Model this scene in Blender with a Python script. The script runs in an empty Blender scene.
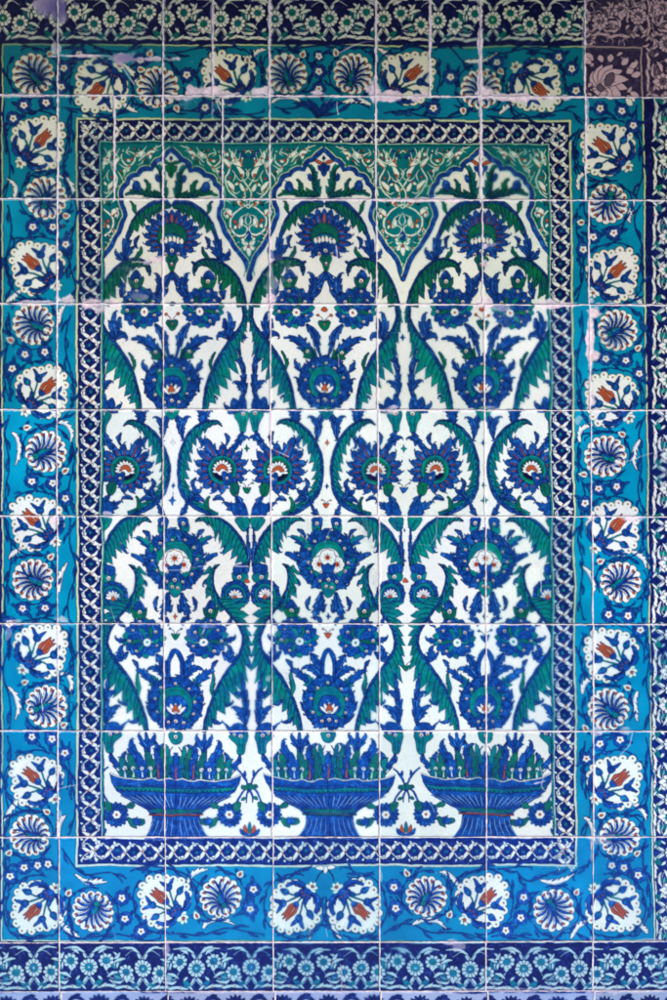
import bpy, math, random
import numpy as np

scene = bpy.context.scene
K = 0.00234                      # metres on the wall per photograph pixel (a tile is about 25 cm)
ZC = 1.75                        # height of the middle of the picture above the floor


def wall_xyz(px, py, d=0.0):
    """Photograph pixel -> point on the wall (the wall stands along X, facing -Y)."""
    return ((px - 333.5) * K, d, ZC + (500.0 - py) * K)


# ---------------------------------------------------------------- camera
cam_data = bpy.data.cameras.new("camera")
cam = bpy.data.objects.new("camera", cam_data)
scene.collection.objects.link(cam)
scene.camera = cam
DIST = 4.2
cam.location = (0.0, -DIST, ZC)
cam.rotation_euler = (math.radians(90), 0, 0)
cam_data.sensor_fit = 'VERTICAL'
cam_data.sensor_height = 24.0
cam_data.lens = 24.0 * DIST / (1000.0 * K)
cam_data.clip_start = 0.05
cam_data.clip_end = 500.0

# ---------------------------------------------------------------- sky, sun, exposure
SUN_EL, SUN_AZ = math.radians(38), math.radians(214)      # veiled sun high in front, a little to the left
world = bpy.data.worlds.new("World")
scene.world = world
world.use_nodes = True
nt = world.node_tree
nt.nodes.clear()
sky = nt.nodes.new('ShaderNodeTexSky')
sky.sky_type = 'NISHITA'
sky.sun_disc = False
sky.sun_elevation = SUN_EL
sky.sun_rotation = SUN_AZ
sky.air_density = 1.0
sky.dust_density = 1.6
bg = nt.nodes.new('ShaderNodeBackground')
bg.inputs['Strength'].default_value = 0.06
wo = nt.nodes.new('ShaderNodeOutputWorld')
nt.links.new(sky.outputs[0], bg.inputs[0])
nt.links.new(bg.outputs[0], wo.inputs[0])

sun_data = bpy.data.lights.new("sun", 'SUN')
sun_data.energy = 1.5
sun_data.angle = math.radians(42)
sun_data.color = (1.0, 0.955, 0.90)
sun = bpy.data.objects.new("sun", sun_data)
scene.collection.objects.link(sun)
sun.location = (-2, -3, 6)
# sky rotation 0 = +Y, clockwise seen from above
_dir = (math.sin(SUN_AZ) * math.cos(SUN_EL), math.cos(SUN_AZ) * math.cos(SUN_EL), math.sin(SUN_EL))
from mathutils import Vector
sun.rotation_euler = Vector(_dir).to_track_quat('Z', 'Y').to_euler()

scene.view_settings.view_transform = 'Standard'
scene.view_settings.look = 'None'
scene.view_settings.gamma = 1.0
scene.view_settings.exposure = 1.32
scene.view_settings.use_curve_mapping = False
scene.render.engine = 'CYCLES'

# ---------------------------------------------------------------- painting kit
# The underglaze drawing is computed here as vector shapes, filled into an index grid, and then
# carried by the vertices of each tile's own fine mesh (one colour attribute per tile).
OX, OY, CWD, CHT, S = -50, -14, 750, 1060, 4
CV = np.zeros((CHT * S, CWD * S), np.uint8)
MASK = [None]
rnd = random.Random(7)
(WHITE, NAVY, COB, OUT, TURQ, TEAL, GREEN, RED, LBLUE, CREAM, STEM, CHIP, GRAY, LAV, SPAN, LCOB) = range(16)


def fill(pts, col):
    p = np.asarray(pts, float)
    if len(p) < 3:
        return
    p = (p - (OX, OY)) * S
    H, W = CV.shape
    x0 = int(max(0, math.floor(p[:, 0].min()) - 1)); x1 = int(min(W, math.ceil(p[:, 0].max()) + 2))
    y0 = int(max(0, math.floor(p[:, 1].min()) - 1)); y1 = int(min(H, math.ceil(p[:, 1].max()) + 2))
    if x1 <= x0 or y1 <= y0:
        return
    q = np.roll(p, -1, axis=0)
    up = q[:, 1] > p[:, 1]
    ax = np.where(up, p[:, 0], q[:, 0]); ay = np.where(up, p[:, 1], q[:, 1])
    bx = np.where(up, q[:, 0], p[:, 0]); by = np.where(up, q[:, 1], p[:, 1])
    sg = np.where(up, 1, -1)
    r0 = np.maximum(np.ceil(ay - .5), y0).astype(int); r1 = np.minimum(np.ceil(by - .5), y1).astype(int)
    n = np.maximum(r1 - r0, 0)
    tot = int(n.sum())
    if tot == 0:
        return
    e = np.repeat(np.arange(len(n)), n)
    off = np.arange(tot) - np.repeat(np.cumsum(n) - n, n)
    rows = r0[e] + off
    xs = ax[e] + (rows + .5 - ay[e]) / (by[e] - ay[e]) * (bx[e] - ax[e])
    cols = np.clip(np.ceil(xs - .5).astype(int), x0, x1) - x0
    w = x1 - x0 + 1
    acc = np.bincount((rows - y0) * w + cols, weights=sg[e], minlength=(y1 - y0) * w)[: (y1 - y0) * w]
    m = np.cumsum(np.rint(acc).astype(np.int32).reshape(y1 - y0, w), axis=1)[:, :-1] != 0
    if MASK[0] is not None:
        m &= MASK[0][y0:y1, x0:x1]
    CV[y0:y1, x0:x1][m] = col


def make_mask(pts):
    global CV
    keep, mk = CV, MASK[0]
    CV = np.zeros_like(keep); MASK[0] = None
    fill(pts, 1)
    m = CV.astype(bool)
    CV = keep; MASK[0] = mk
    return m


def spl(pts, closed=False, k=8):
    p = np.asarray(pts, float)
    n = len(p)
    if n < 3:
        t = np.linspace(0, 1, k + 1)[:, None]
        return p[0] + (p[-1] - p[0]) * t
    if closed:
        P0, P1, P2, P3 = np.roll(p, 1, 0), p, np.roll(p, -1, 0), np.roll(p, -2, 0)
    else:
        e = np.vstack([2 * p[0] - p[1], p, 2 * p[-1] - p[-2]])
        P0, P1, P2, P3 = e[:-3], e[1:-2], e[2:-1], e[3:]
    t = (np.arange(k) / k)[None, :, None]
    P0, P1, P2, P3 = (a[:, None, :] for a in (P0, P1, P2, P3))
    c = .5 * (2 * P1 + (P2 - P0) * t + (2 * P0 - 5 * P1 + 4 * P2 - P3) * t * t + (3 * P1 - P0 - 3 * P2 + P3) * t ** 3)
    c = c.reshape(-1, 2)
    if not closed:
        c = np.vstack([c, p[-1]])
    return c


def normals(c):
    d = np.gradient(c, axis=0)
    l = np.hypot(d[:, 0], d[:, 1]) + 1e-9
    d /= l[:, None]
    return d, np.stack([d[:, 1], -d[:, 0]], 1)      # tangent, left-hand normal (screen: right of travel is -n)


class Pen:
    """A drawing frame: photograph pixels after rotation, scale and mirror."""
    def __init__(s, ox=0, oy=0, rot=0, sc=1, flip=1):
        a = math.radians(rot)
        s.o = (ox, oy); s.c, s.s = math.cos(a), math.sin(a); s.k = sc; s.f = flip

    def T(s, pts):
        p = np.asarray(pts, float).reshape(-1, 2)
        x, y = p[:, 0] * s.f * s.k, p[:, 1] * s.k
        return np.stack([s.o[0] + x * s.c - y * s.s, s.o[1] + x * s.s + y * s.c], 1)

    def sub(s, ox, oy, rot=0, sc=1, flip=1):
        return SubPen(s, Pen(ox, oy, rot, sc, flip))


class SubPen(Pen):
    def __init__(s, a, b):
        s.a, s.b = a, b; s.k = a.k * b.k

    def T(s, pts):
        return s.a.T(s.b.T(pts))


class UnitPen(Pen):
    """Right half of one vase unit: u from the unit's axis, v = height in the photograph."""
    def __init__(s, axis, flip):
        s.axis = axis; s.f = flip; s.k = 1

    def T(s, pts):
        p = np.asarray(pts, float).reshape(-1, 2)
        return np.stack([s.axis(p[:, 1]) + s.f * p[:, 0], p[:, 1]], 1)


def poly(P, pts, col, ol=0, oc=None, smooth=True, k=6):
    c = spl(pts, True, k) if smooth else np.asarray(pts, float)
    if ol:
        line(P, np.vstack([c, c[:1], c[1:2]]), ol * 2, OUT if oc is None else oc, raw=True)
    fill(P.T(c), col)


def line(P, pts, w, col, raw=False, ol=0, oc=None):
    c = np.asarray(pts, float) if raw else spl(pts)
    c = P.T(c)
    d, n = normals(c)
    if np.ndim(w) == 0:
        ww = np.full(len(c), float(w))
    else:
        ww = np.interp(np.linspace(0, 1, len(c)), np.linspace(0, 1, len(w)), w)
    ww = ww * P.k * .5
    if ol:
        W2 = (ww + ol)[:, None]
        fill(np.vstack([c + n * W2, (c - n * W2)[::-1]]), OUT if oc is None else oc)
    ww = ww[:, None]
    fill(np.vstack([c + n * ww, (c - n * ww)[::-1]]), col)


def disc(P, x, y, r, col, ol=0, oc=None, n=20, ry=None):
    a = np.linspace(0, 2 * math.pi, n, endpoint=False)
    ry = r if ry is None else ry
    if ol:
        fill(P.T(np.stack([x + (r + ol) * np.cos(a), y + (ry + ol) * np.sin(a)], 1)), OUT if oc is None else oc)
    fill(P.T(np.stack([x + r * np.cos(a), y + ry * np.sin(a)], 1)), col)


def lens(P, x0, y0, x1, y1, w, col, ol=.45, bend=0, pos=.5, oc=None, base=.25):
    """A petal from (x0,y0) to a pointed tip at (x1,y1)."""
    a = np.array([x0, y0], float); b = np.array([x1, y1], float)
    d = b - a; L = math.hypot(*d) + 1e-9; t = d / L; n = np.array([t[1], -t[0]])
    cen = lambda s: a + d * s + n * bend * L * 4 * s * (1 - s)
    ss = np.array([0, .2, pos, .8, 1]); wd = np.array([base, .7, 1, .62, 0]) * w * .5
    up = [cen(s) + n * q for s, q in zip(ss, wd)]; dn = [cen(s) - n * q for s, q in zip(ss, wd)]
    c = np.vstack([spl(up, k=5), spl(dn, k=5)[::-1]])
    if ol:
        line(P, np.vstack([c, c[:1]]), ol * 2, OUT if oc is None else oc, raw=True)
    fill(P.T(c), col)


def saz(P, spine, wl, wr, cl, cr, tl=0, tr=0, ol=.45, veins=6, vcol=OUT, mid=None):
    """A long serrated leaf: left and right halves with their own widths, colours and number of teeth."""
    c = spl(spine, k=10)
    d, n = normals(c)
    m = len(c); T = np.linspace(0, 1, m)

    def edge(w, teeth, sgn):
        prof = lambda t: np.interp(t, np.linspace(0, 1, len(w)), w)
        at = lambda t: np.array([np.interp(t, T, c[:, 0]), np.interp(t, T, c[:, 1])])
        nt = lambda t: np.array([np.interp(t, T, n[:, 0]), np.interp(t, T, n[:, 1])])
        if not teeth:
            return c + n * (sgn * np.interp(T, np.linspace(0, 1, len(w)), w))[:, None]
        out = []
        for k in range(teeth):
            jr = rnd.uniform(.86, 1.14)
            for f, g in ((0, .66), (.3, .92), (.65, 1.12), (1.12, 1.46), (1.02, .92)):
                t = min(1, (k + f) / teeth); tc = min(1, (k + min(f, .97) * .8) / teeth)
                out.append(at(t) + nt(tc) * sgn * prof(tc) * g * jr)
        out.append(c[-1])
        return np.array(out)
    L = edge(wl, tl, 1); R = edge(wr, tr, -1)
    full = np.vstack([L, R[::-1]])
    if ol:
        line(P, np.vstack([full, full[:1]]), ol * 2.3, OUT, raw=True)
    fill(P.T(np.vstack([L, c[::-1]])), cl)
    fill(P.T(np.vstack([R, c[::-1]])), cr)
    if veins:
        veins = int(veins * 1.7)
        for k in range(veins):
            t0 = (k + .3) / (veins + .6); t1 = min(1, t0 + 1.9 / veins)
            i0, i1 = int(t0 * (m - 1)), int(t1 * (m - 1))
            for w, sgn in ((wl, 1), (wr, -1)):
                q = np.interp(t1, np.linspace(0, 1, len(w)), w)
                if q > 1.2:
                    b = c[i1] + n[i1] * sgn * q * .85
                    a = c[i0]; mm = (a + b) / 2 + n[i0] * sgn * q * .12
                    line(P, [a, mm, b], [.7, .6, .3], vcol)
                    if k % 2 and q > 2.5:
                        line(P, [a + (b - a) * .35 + d[i0] * 1.2, a + (b - a) * .8 + d[i0] * 1.4], [.6, .3], GREEN if (cl if sgn > 0 else cr) == TEAL else TEAL)
    if mid is not None:
        line(P, c, [.9, .8, .4], mid, raw=True)


def curl(P, c, n=3.4, w=1.1, col=COB):
    """Thin hook carrying a pointed tip on and round."""
    d = c[-1] - c[-3]; d = d / (math.hypot(*d) + 1e-9)
    b = c[-1] - c[max(0, len(c) // 2)]
    cr = (c[-3][0] - c[0][0]) * d[1] - (c[-3][1] - c[0][1]) * d[0]
    s = 1 if cr > 0 else -1
    q = np.array([-d[1], d[0]]) * s
    line(P, [c[-1] - d * 1.5, c[-1] + d * n * .35 + q * .1 * n, c[-1] + d * n * .6 + q * .5 * n, c[-1] + d * n * .45 + q * .95 * n], [w * 1.3, w, w * .6, .25], col, ol=.25)


def frond(P, pts, w=3.2, col=None, teeth=3, side=None):
    """Small blue feathered leaf with a curling tip."""
    col = COB if col is None else col
    w = w * 1.32
    ww = [w * .22, w * .5, w * .5, w * .3, .15]
    c = spl(pts)
    curl(P, c, 3.0, 1.2, col)
    saz(P, pts, ww, ww, col, col, 0 if side == 'r' else teeth, 0 if side == 'l' else teeth, ol=.5, veins=0)
    line(P, c[: int(len(c) * .75)], [.7, .6, .3], OUT, raw=True)
    d, n = normals(c)
    line(P, (c + n * w * .22)[2: int(len(c) * .6)], [.5, .8, .3], LCOB, raw=True)


def petal(P, x0, y0, x1, y1, w, mid=RED, hook=1):
    """Jagged pointed petal with a coloured midrib and a curling tip."""
    a = np.array([x0, y0], float); b = np.array([x1, y1], float)
    d = b - a; L = math.hypot(*d); t = d / L; n = np.array([-t[1], t[0]])
    c = spl([a, a + d * .5 - n * hook * .4, b])
    if hook:
        line(P, [b - t * 2, b + t * .8, b + t * 2.4 + n * hook * 1.0, b + t * 2.9 + n * hook * 2.4], [1.9, 1.2, .7, .2], COB, ol=.3)
    ww = [w * .34, w * .52, w * .56, w * .46, .1]
    saz(P, [a, a + d * .5 - n * hook * .4, b], ww, ww, COB, COB, 3, 3, ol=.55, veins=0)
    for s_ in (1, -1):
        line(P, [a + d * .25 + n * s_ * w * .24, a + d * .72 + n * s_ * w * .22], [1.1, .4], LCOB)
    if mid is not None:
        line(P, [a + d * .2, a + d * .5, a + d * .8], [.85, .8, .2], mid, ol=.35)


def eye(P, x, y, r=1.5):
    r = r * 1.18
    disc(P, x, y, r, WHITE, .5, n=12)
    disc(P, x, y + r * .2, r * .46, RED, .15, n=8)


def bloom(P, x, y, r, n=6, c=RED, pc=WHITE, rot=0, ol=.35):
    a = [(x + r * .62 * math.cos(i * 2 * math.pi / n + rot), y + r * .62 * math.sin(i * 2 * math.pi / n + rot)) for i in range(n)]
    for q in a:
        disc(P, q[0], q[1], r * .42 + ol, OUT, n=10)
    for q in a:
        disc(P, q[0], q[1], r * .42, pc, n=10)
    disc(P, x, y, r * .5, pc, n=10)
    disc(P, x, y, r * .34, c, 0, n=8)
    if c == RED:
        disc(P, x, y, r * .12, OUT, n=6)
# ---------------------------------------------------------------- the flowers of the niche


def sunray(P, x, y, r0, R, a0, a1, n, w, ry=1.0, mid=RED, jit=.06):
    """Pointed serrated petals round a centre, from angle a0 to a1 (degrees, 0 = right, 90 = up)."""
    for k in range(n):
        a = math.radians(a0 + (a1 - a0) * k / max(1, n - 1))
        rr = R * (1 + rnd.uniform(-jit, jit))
        c, s = math.cos(a), -math.sin(a) * ry
        sp = [(x + r0 * c, y + r0 * s), (x + (r0 + rr) * .5 * c - s * .4, y + (r0 + rr) * .5 * s + c * .4), (x + rr * c, y + rr * s)]
        ww = [w * .3, w * .5, w * .5, w * .36, .1]
        saz(P, sp, ww, ww, COB, COB, 2, 2, ol=.4, veins=0)
        line(P, [(x + (r0 + (rr - r0) * f) * c, y + (r0 + (rr - r0) * f) * s) for f in (.05, .35, .66)], [.9, .8, .2], mid, ol=.25)
        tip = (x + rr * c, y + rr * s)
        line(P, [tip, (tip[0] + c * 1.6 - s * .8, tip[1] + s * 1.6 + c * .8)], [.7, .2], COB)


def flower_top(P):
    """Palmette under each arch, centred at (0, 238)."""
    for a, R in ((-55, 23), (-34, 25), (-15, 26.5), (4, 27), (22, 27), (40, 26.5), (58, 26), (75, 27)):
        for sg in (1, -1):
            b = math.radians(a)
            c, s = sg * math.cos(b), -math.sin(b)
            x0, y0 = c * 8, 238 + s * 8
            petal(P, x0, y0, c * R, 238 + s * R - 1, 7.4, RED, -sg)
    lens(P, 0, 226, 0, 209, 7, COB); lens(P, 0, 224, 0, 213, 2.4, RED, .3)
    disc(P, 0, 240, 14, COB, .5, n=28)
    poly(P, [(-14, 240), (-13, 230), (-7, 225), (0, 223), (7, 225), (13, 230), (14, 240), (11, 243), (9, 236), (0, 233), (-9, 236), (-11, 243)], GREEN, .5)
    poly(P, [(-10, 241), (-8, 236.5), (0, 234.5), (8, 236.5), (10, 241), (0, 239)], TEAL, .3)
    for x in (-9.5, -6, -2, 2, 6, 9.5):
        poly(P, [(x - 1.9, 239 + abs(x) * .25), (x, 235.5 + abs(x) * .25), (x + 1.9, 239 + abs(x) * .25), (x, 243.5 + abs(x) * .1)], WHITE, .4)
    for x in (-7, 0, 7):
        disc(P, x, 239.5, .9, RED, n=8)
    poly(P, [(0, 242), (5, 246), (4.6, 254), (0, 260), (-4.6, 254), (-5, 246)], COB, .5)
    for x in (-2.4, 2.4):
        line(P, [(x, 245), (x * 1.3, 250), (x * .6, 257)], [.5, .5, .2], OUT)
    eye(P, 0, 251, 1.7)
    for sg in (1, -1):
        lens(P, sg * 6, 249, sg * 14, 259, 5, COB, .4, bend=.1 * sg)
        line(P, [(sg * 6, 252), (sg * 9, 257)], [.8, .3], RED, ol=.2)
        eye(P, sg * 6.5, 254, 1.2)
    poly(P, [(-5, 257), (-2.5, 255), (0, 258), (2.5, 255), (5, 257), (6.6, 260), (4, 264), (2.2, 270), (0, 272.5), (-2.2, 270), (-4, 264), (-6.6, 260)], GREEN, .5)
    eye(P, 0, 264.5, 1.5)
    line(P, [(-3, 259), (-1.6, 263), (0, 271)], [.4, .4, .2], OUT); line(P, [(3, 259), (1.6, 263), (0, 271)], [.4, .4, .2], OUT)


def side_blossom(P, v, alt=False):
    """Swirling blossom at (31, v): its bud above, its rosette off centre."""
    cx, cy, R = 31, v, 20
    # bud
    y = v - 30
    poly(P, [(cx + 5.5, y - 8), (cx + 10, y - 3), (cx + 11, y + 3), (cx + 8, y + 8), (cx + 2, y + 8), (cx - .5, y + 3), (cx + 1, y - 3)], COB, .5)
    line(P, [(cx + 5.5, y - 7), (cx + 3.4, y - 2), (cx + 4, y + 3)], [.5, .5, .2], OUT)
    poly(P, [(cx - 2, y - 1), (cx + 1, y + 2), (cx + 5, y), (cx + 9, y + 2), (cx + 13, y - 1), (cx + 12, y + 5), (cx + 9, y + 10), (cx + 2, y + 10), (cx - 1.5, y + 5)], GREEN, .5)
    eye(P, cx + 5, y + 3, 1.7)
    line(P, [(cx + 1, y + 4), (cx + 2.5, y + 8)], .4, OUT); line(P, [(cx + 9.5, y + 4), (cx + 8, y + 8)], .4, OUT)
    # outer jagged lobes
    for k in range(17):
        a = math.radians(k * 360 / 17 + 8)
        c, s = math.cos(a), math.sin(a)
        rr = R + (1.6 if s < .2 else 1.2)
        lens(P, cx + c * 12, cy + s * 12, cx + c * rr - s * 2.2, cy + s * rr * .97 + c * 2.2, 7.6, COB if k % 4 else TEAL, .45)
    disc(P, cx, cy, 16.3, COB, 0, n=30, ry=16)
    # swirling petals out of the rosette
    ex, ey = cx - 3, cy + 4
    for k in range(13):
        a = math.radians(-205 + k * 25)
        c, s = math.cos(a), math.sin(a)
        t = 15 if s > 0 else 20
        tx, ty = cx + c * 15.5, cy + s * 15.5
        lens(P, ex + c * 3, ey + s * 3, tx, ty, 4.6, (COB, TEAL, COB, COB, GREEN)[k % 5], .42, bend=.13)
        if k % 3 == 1:
            line(P, [(ex + c * 5, ey + s * 5), (ex + (tx - ex) * .6, ey + (ty - ey) * .6)], [.9, .3], WHITE)
    for k, (a, r) in enumerate(((-150, 13), (-115, 14), (-75, 14.5), (-35, 14), (10, 15), (150, 15), (60, 15))):
        a = math.radians(a)
        eye(P, cx + r * math.cos(a), cy + r * math.sin(a), 1.15 if k % 2 else 1.4)
    bloom(P, ex, ey, 4.2, 8, TEAL if alt else RED)
    # the dome between bud and flower
    for x, w in ((-9, 5), (-1, 6), (7, 6)):
        lens(P, cx + x * .4 + 1, cy - 10, cx + x + 3, cy - 21 + abs(x) * .2, w, COB, .42, bend=.05)
    eye(P, cx + 5, cy - 17, 1.3)


def hatayi(P, y, R, small=True):
    """Round blossom of overlapping blue lobes with a teal collar."""
    n = 15 if small else 19
    for k in range(n):
        a = math.radians(-90 + (k + .5) * 360 / n)
        c, s = math.cos(a), math.sin(a)
        sg = 1 if c > 0 else -1
        rr = R * 1.0
        b = a - math.radians(24) * sg
        lens(P, c * R * .55, y + s * R * .55, math.cos(b) * rr, y + math.sin(b) * rr, R * .44, COB if k % 5 or small else TEAL, .6, bend=-.16 * sg, pos=.6)
    for k in range(5 if small else 7):
        for sg in (1, -1):
            a = math.radians(-50 + k * (26 if small else 20))
            c, s = math.cos(a) * sg, math.sin(a)
            line(P, [(c * R * .96, y + s * R * .96), (c * R * 1.07, y + s * R * 1.05 - .6), (c * R * 1.12, y + s * R * 1.05 - 2.2)], [1.9, 1.3, .2], COB, ol=.4)
    disc(P, 0, y, R * .8, COB, 0, n=30)
    for k in range(n):
        a = math.radians(-90 + k * 360 / n)
        a2 = a + math.radians(20 if math.cos(a) > 0 else -20)
        line(P, [(R * .58 * math.cos(a), y + R * .58 * math.sin(a)), (R * .78 * math.cos((a + a2) / 2), y + R * .78 * math.sin((a + a2) / 2)), (R * .95 * math.cos(a2), y + R * .95 * math.sin(a2))], [.6, .9, .4], OUT)
    for k in range(n):
        a = math.radians(-90 + (k + .5) * 360 / n + rnd.uniform(-5, 5))
        sg = 1 if math.cos(a) > 0 else -1
        c, s = math.cos(a), math.sin(a)
        rr = R * rnd.uniform(.93, 1.02)
        t = a - math.radians(16) * sg
        line(P, [(c * R * .74, y + s * R * .74), (c * rr, y + s * rr), (math.cos(t) * (rr + 2.2), y + math.sin(t) * (rr + 2.2) - .6)], [1.0, 2.6, .25], COB, ol=.45)
        if k % 3 == 0:
            lens(P, c * R * .62, y + s * R * .62, math.cos(t) * R * .86, y + math.sin(t) * R * .86, 2.6, TEAL, .4, bend=.1 * sg)
        if k % 4 == 1:
            line(P, [(c * R * .64, y + s * R * .64), (math.cos(t) * R * .84, y + math.sin(t) * R * .84)], [.4, 1.0, .3], LCOB)
    for k in range(7 if small else 9):
        a = math.radians(-90 + (k - (3 if small else 4)) * (40 if small else 31) + rnd.uniform(-6, 6))
        r_ = R * rnd.uniform(.68, .78)
        eye(P, r_ * math.cos(a), y + r_ * math.sin(a), rnd.uniform(1.1, 1.35))
    q = R / 25.
    # collar
    poly(P, [(0, y - 16 * q), (8 * q, y - 14 * q), (14 * q, y - 6 * q), (15 * q, y + 4 * q), (12 * q, y + 12 * q), (7 * q, y + 15 * q), (0, y + 13 * q), (-7 * q, y + 15 * q), (-12 * q, y + 12 * q), (-15 * q, y + 4 * q), (-14 * q, y - 6 * q), (-8 * q, y - 14 * q)], TEAL if small else TEAL, .55)
    for sg in (1, -1):
        line(P, [(0, y - 13.5 * q), (sg * 8 * q, y - 11 * q), (sg * 12.5 * q, y - 3 * q), (sg * 12.5 * q, y + 6 * q)], [.5, .7, .5, .2], GREEN)
    poly(P, [(0, y - 7 * q), (6 * q, y - 6 * q), (10 * q, y), (10 * q, y + 7 * q), (5 * q, y + 11 * q), (0, y + 12 * q), (-5 * q, y + 11 * q), (-10 * q, y + 7 * q), (-10 * q, y), (-6 * q, y - 6 * q)], COB, .5)
    if small:
        for x, yy, a in ((0, 0, 0), (3.4, 1.2, 28), (-3.4, 1.2, -28), (6.2, 4, 58), (-6.2, 4, -58)):
            b = math.radians(a)
            lens(P, x * .3 * q, y + 10 * q, x * q + math.sin(b) * 3 * q, y + (yy - 1) * q, 3.4 * q, WHITE, .4)
        poly(P, [(0, y + 1 * q), (2 * q, y + 4 * q), (3.2 * q, y + 8 * q), (0, y + 7 * q), (-3.2 * q, y + 8 * q), (-2 * q, y + 4 * q)], RED, .3)
    else:
        disc(P, 0, y + 2 * q, 11.5 * q, WHITE, .3, n=22)
        for x, yy, rr in ((-8, 4, 6.2), (8, 4, 6.2), (0, -1.5, 7)):
            bloom(P, x * q, y + yy * q, rr * q, 8, RED, ol=.5)
            for k in range(8):
                t = math.radians(k * 45)
                line(P, [(x * q + 2.6 * math.cos(t), y + yy * q + 2.6 * math.sin(t)), (x * q + 4.6 * math.cos(t), y + yy * q + 4.6 * math.sin(t))], .4, COB)
        poly(P, [(-6 * q, y + 3 * q), (-3 * q, y + 5 * q), (0, y + 3.5 * q), (3 * q, y + 5 * q), (6 * q, y + 3 * q), (4.5 * q, y + 9 * q), (0, y + 13 * q), (-4.5 * q, y + 9 * q)], COB, .45)
    # base feathers
    for sg in (1, -1):
        for x, yy, w in ((15, 24, 7), (9, 25, 7), (3.5, 24, 6)):
            lens(P, sg * x * .25 * q, y + 11 * q, sg * x * q, y + yy * q, w * q, COB, .45, bend=-.08 * sg)
            line(P, [(sg * x * .4 * q, y + 14 * q), (sg * x * .75 * q, y + (yy - 4) * q)], [.5, .2], OUT)
        eye(P, sg * 7 * q, y + 18 * q, 1.3)
    eye(P, 0, y + 16.5 * q, 1.6)


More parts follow.
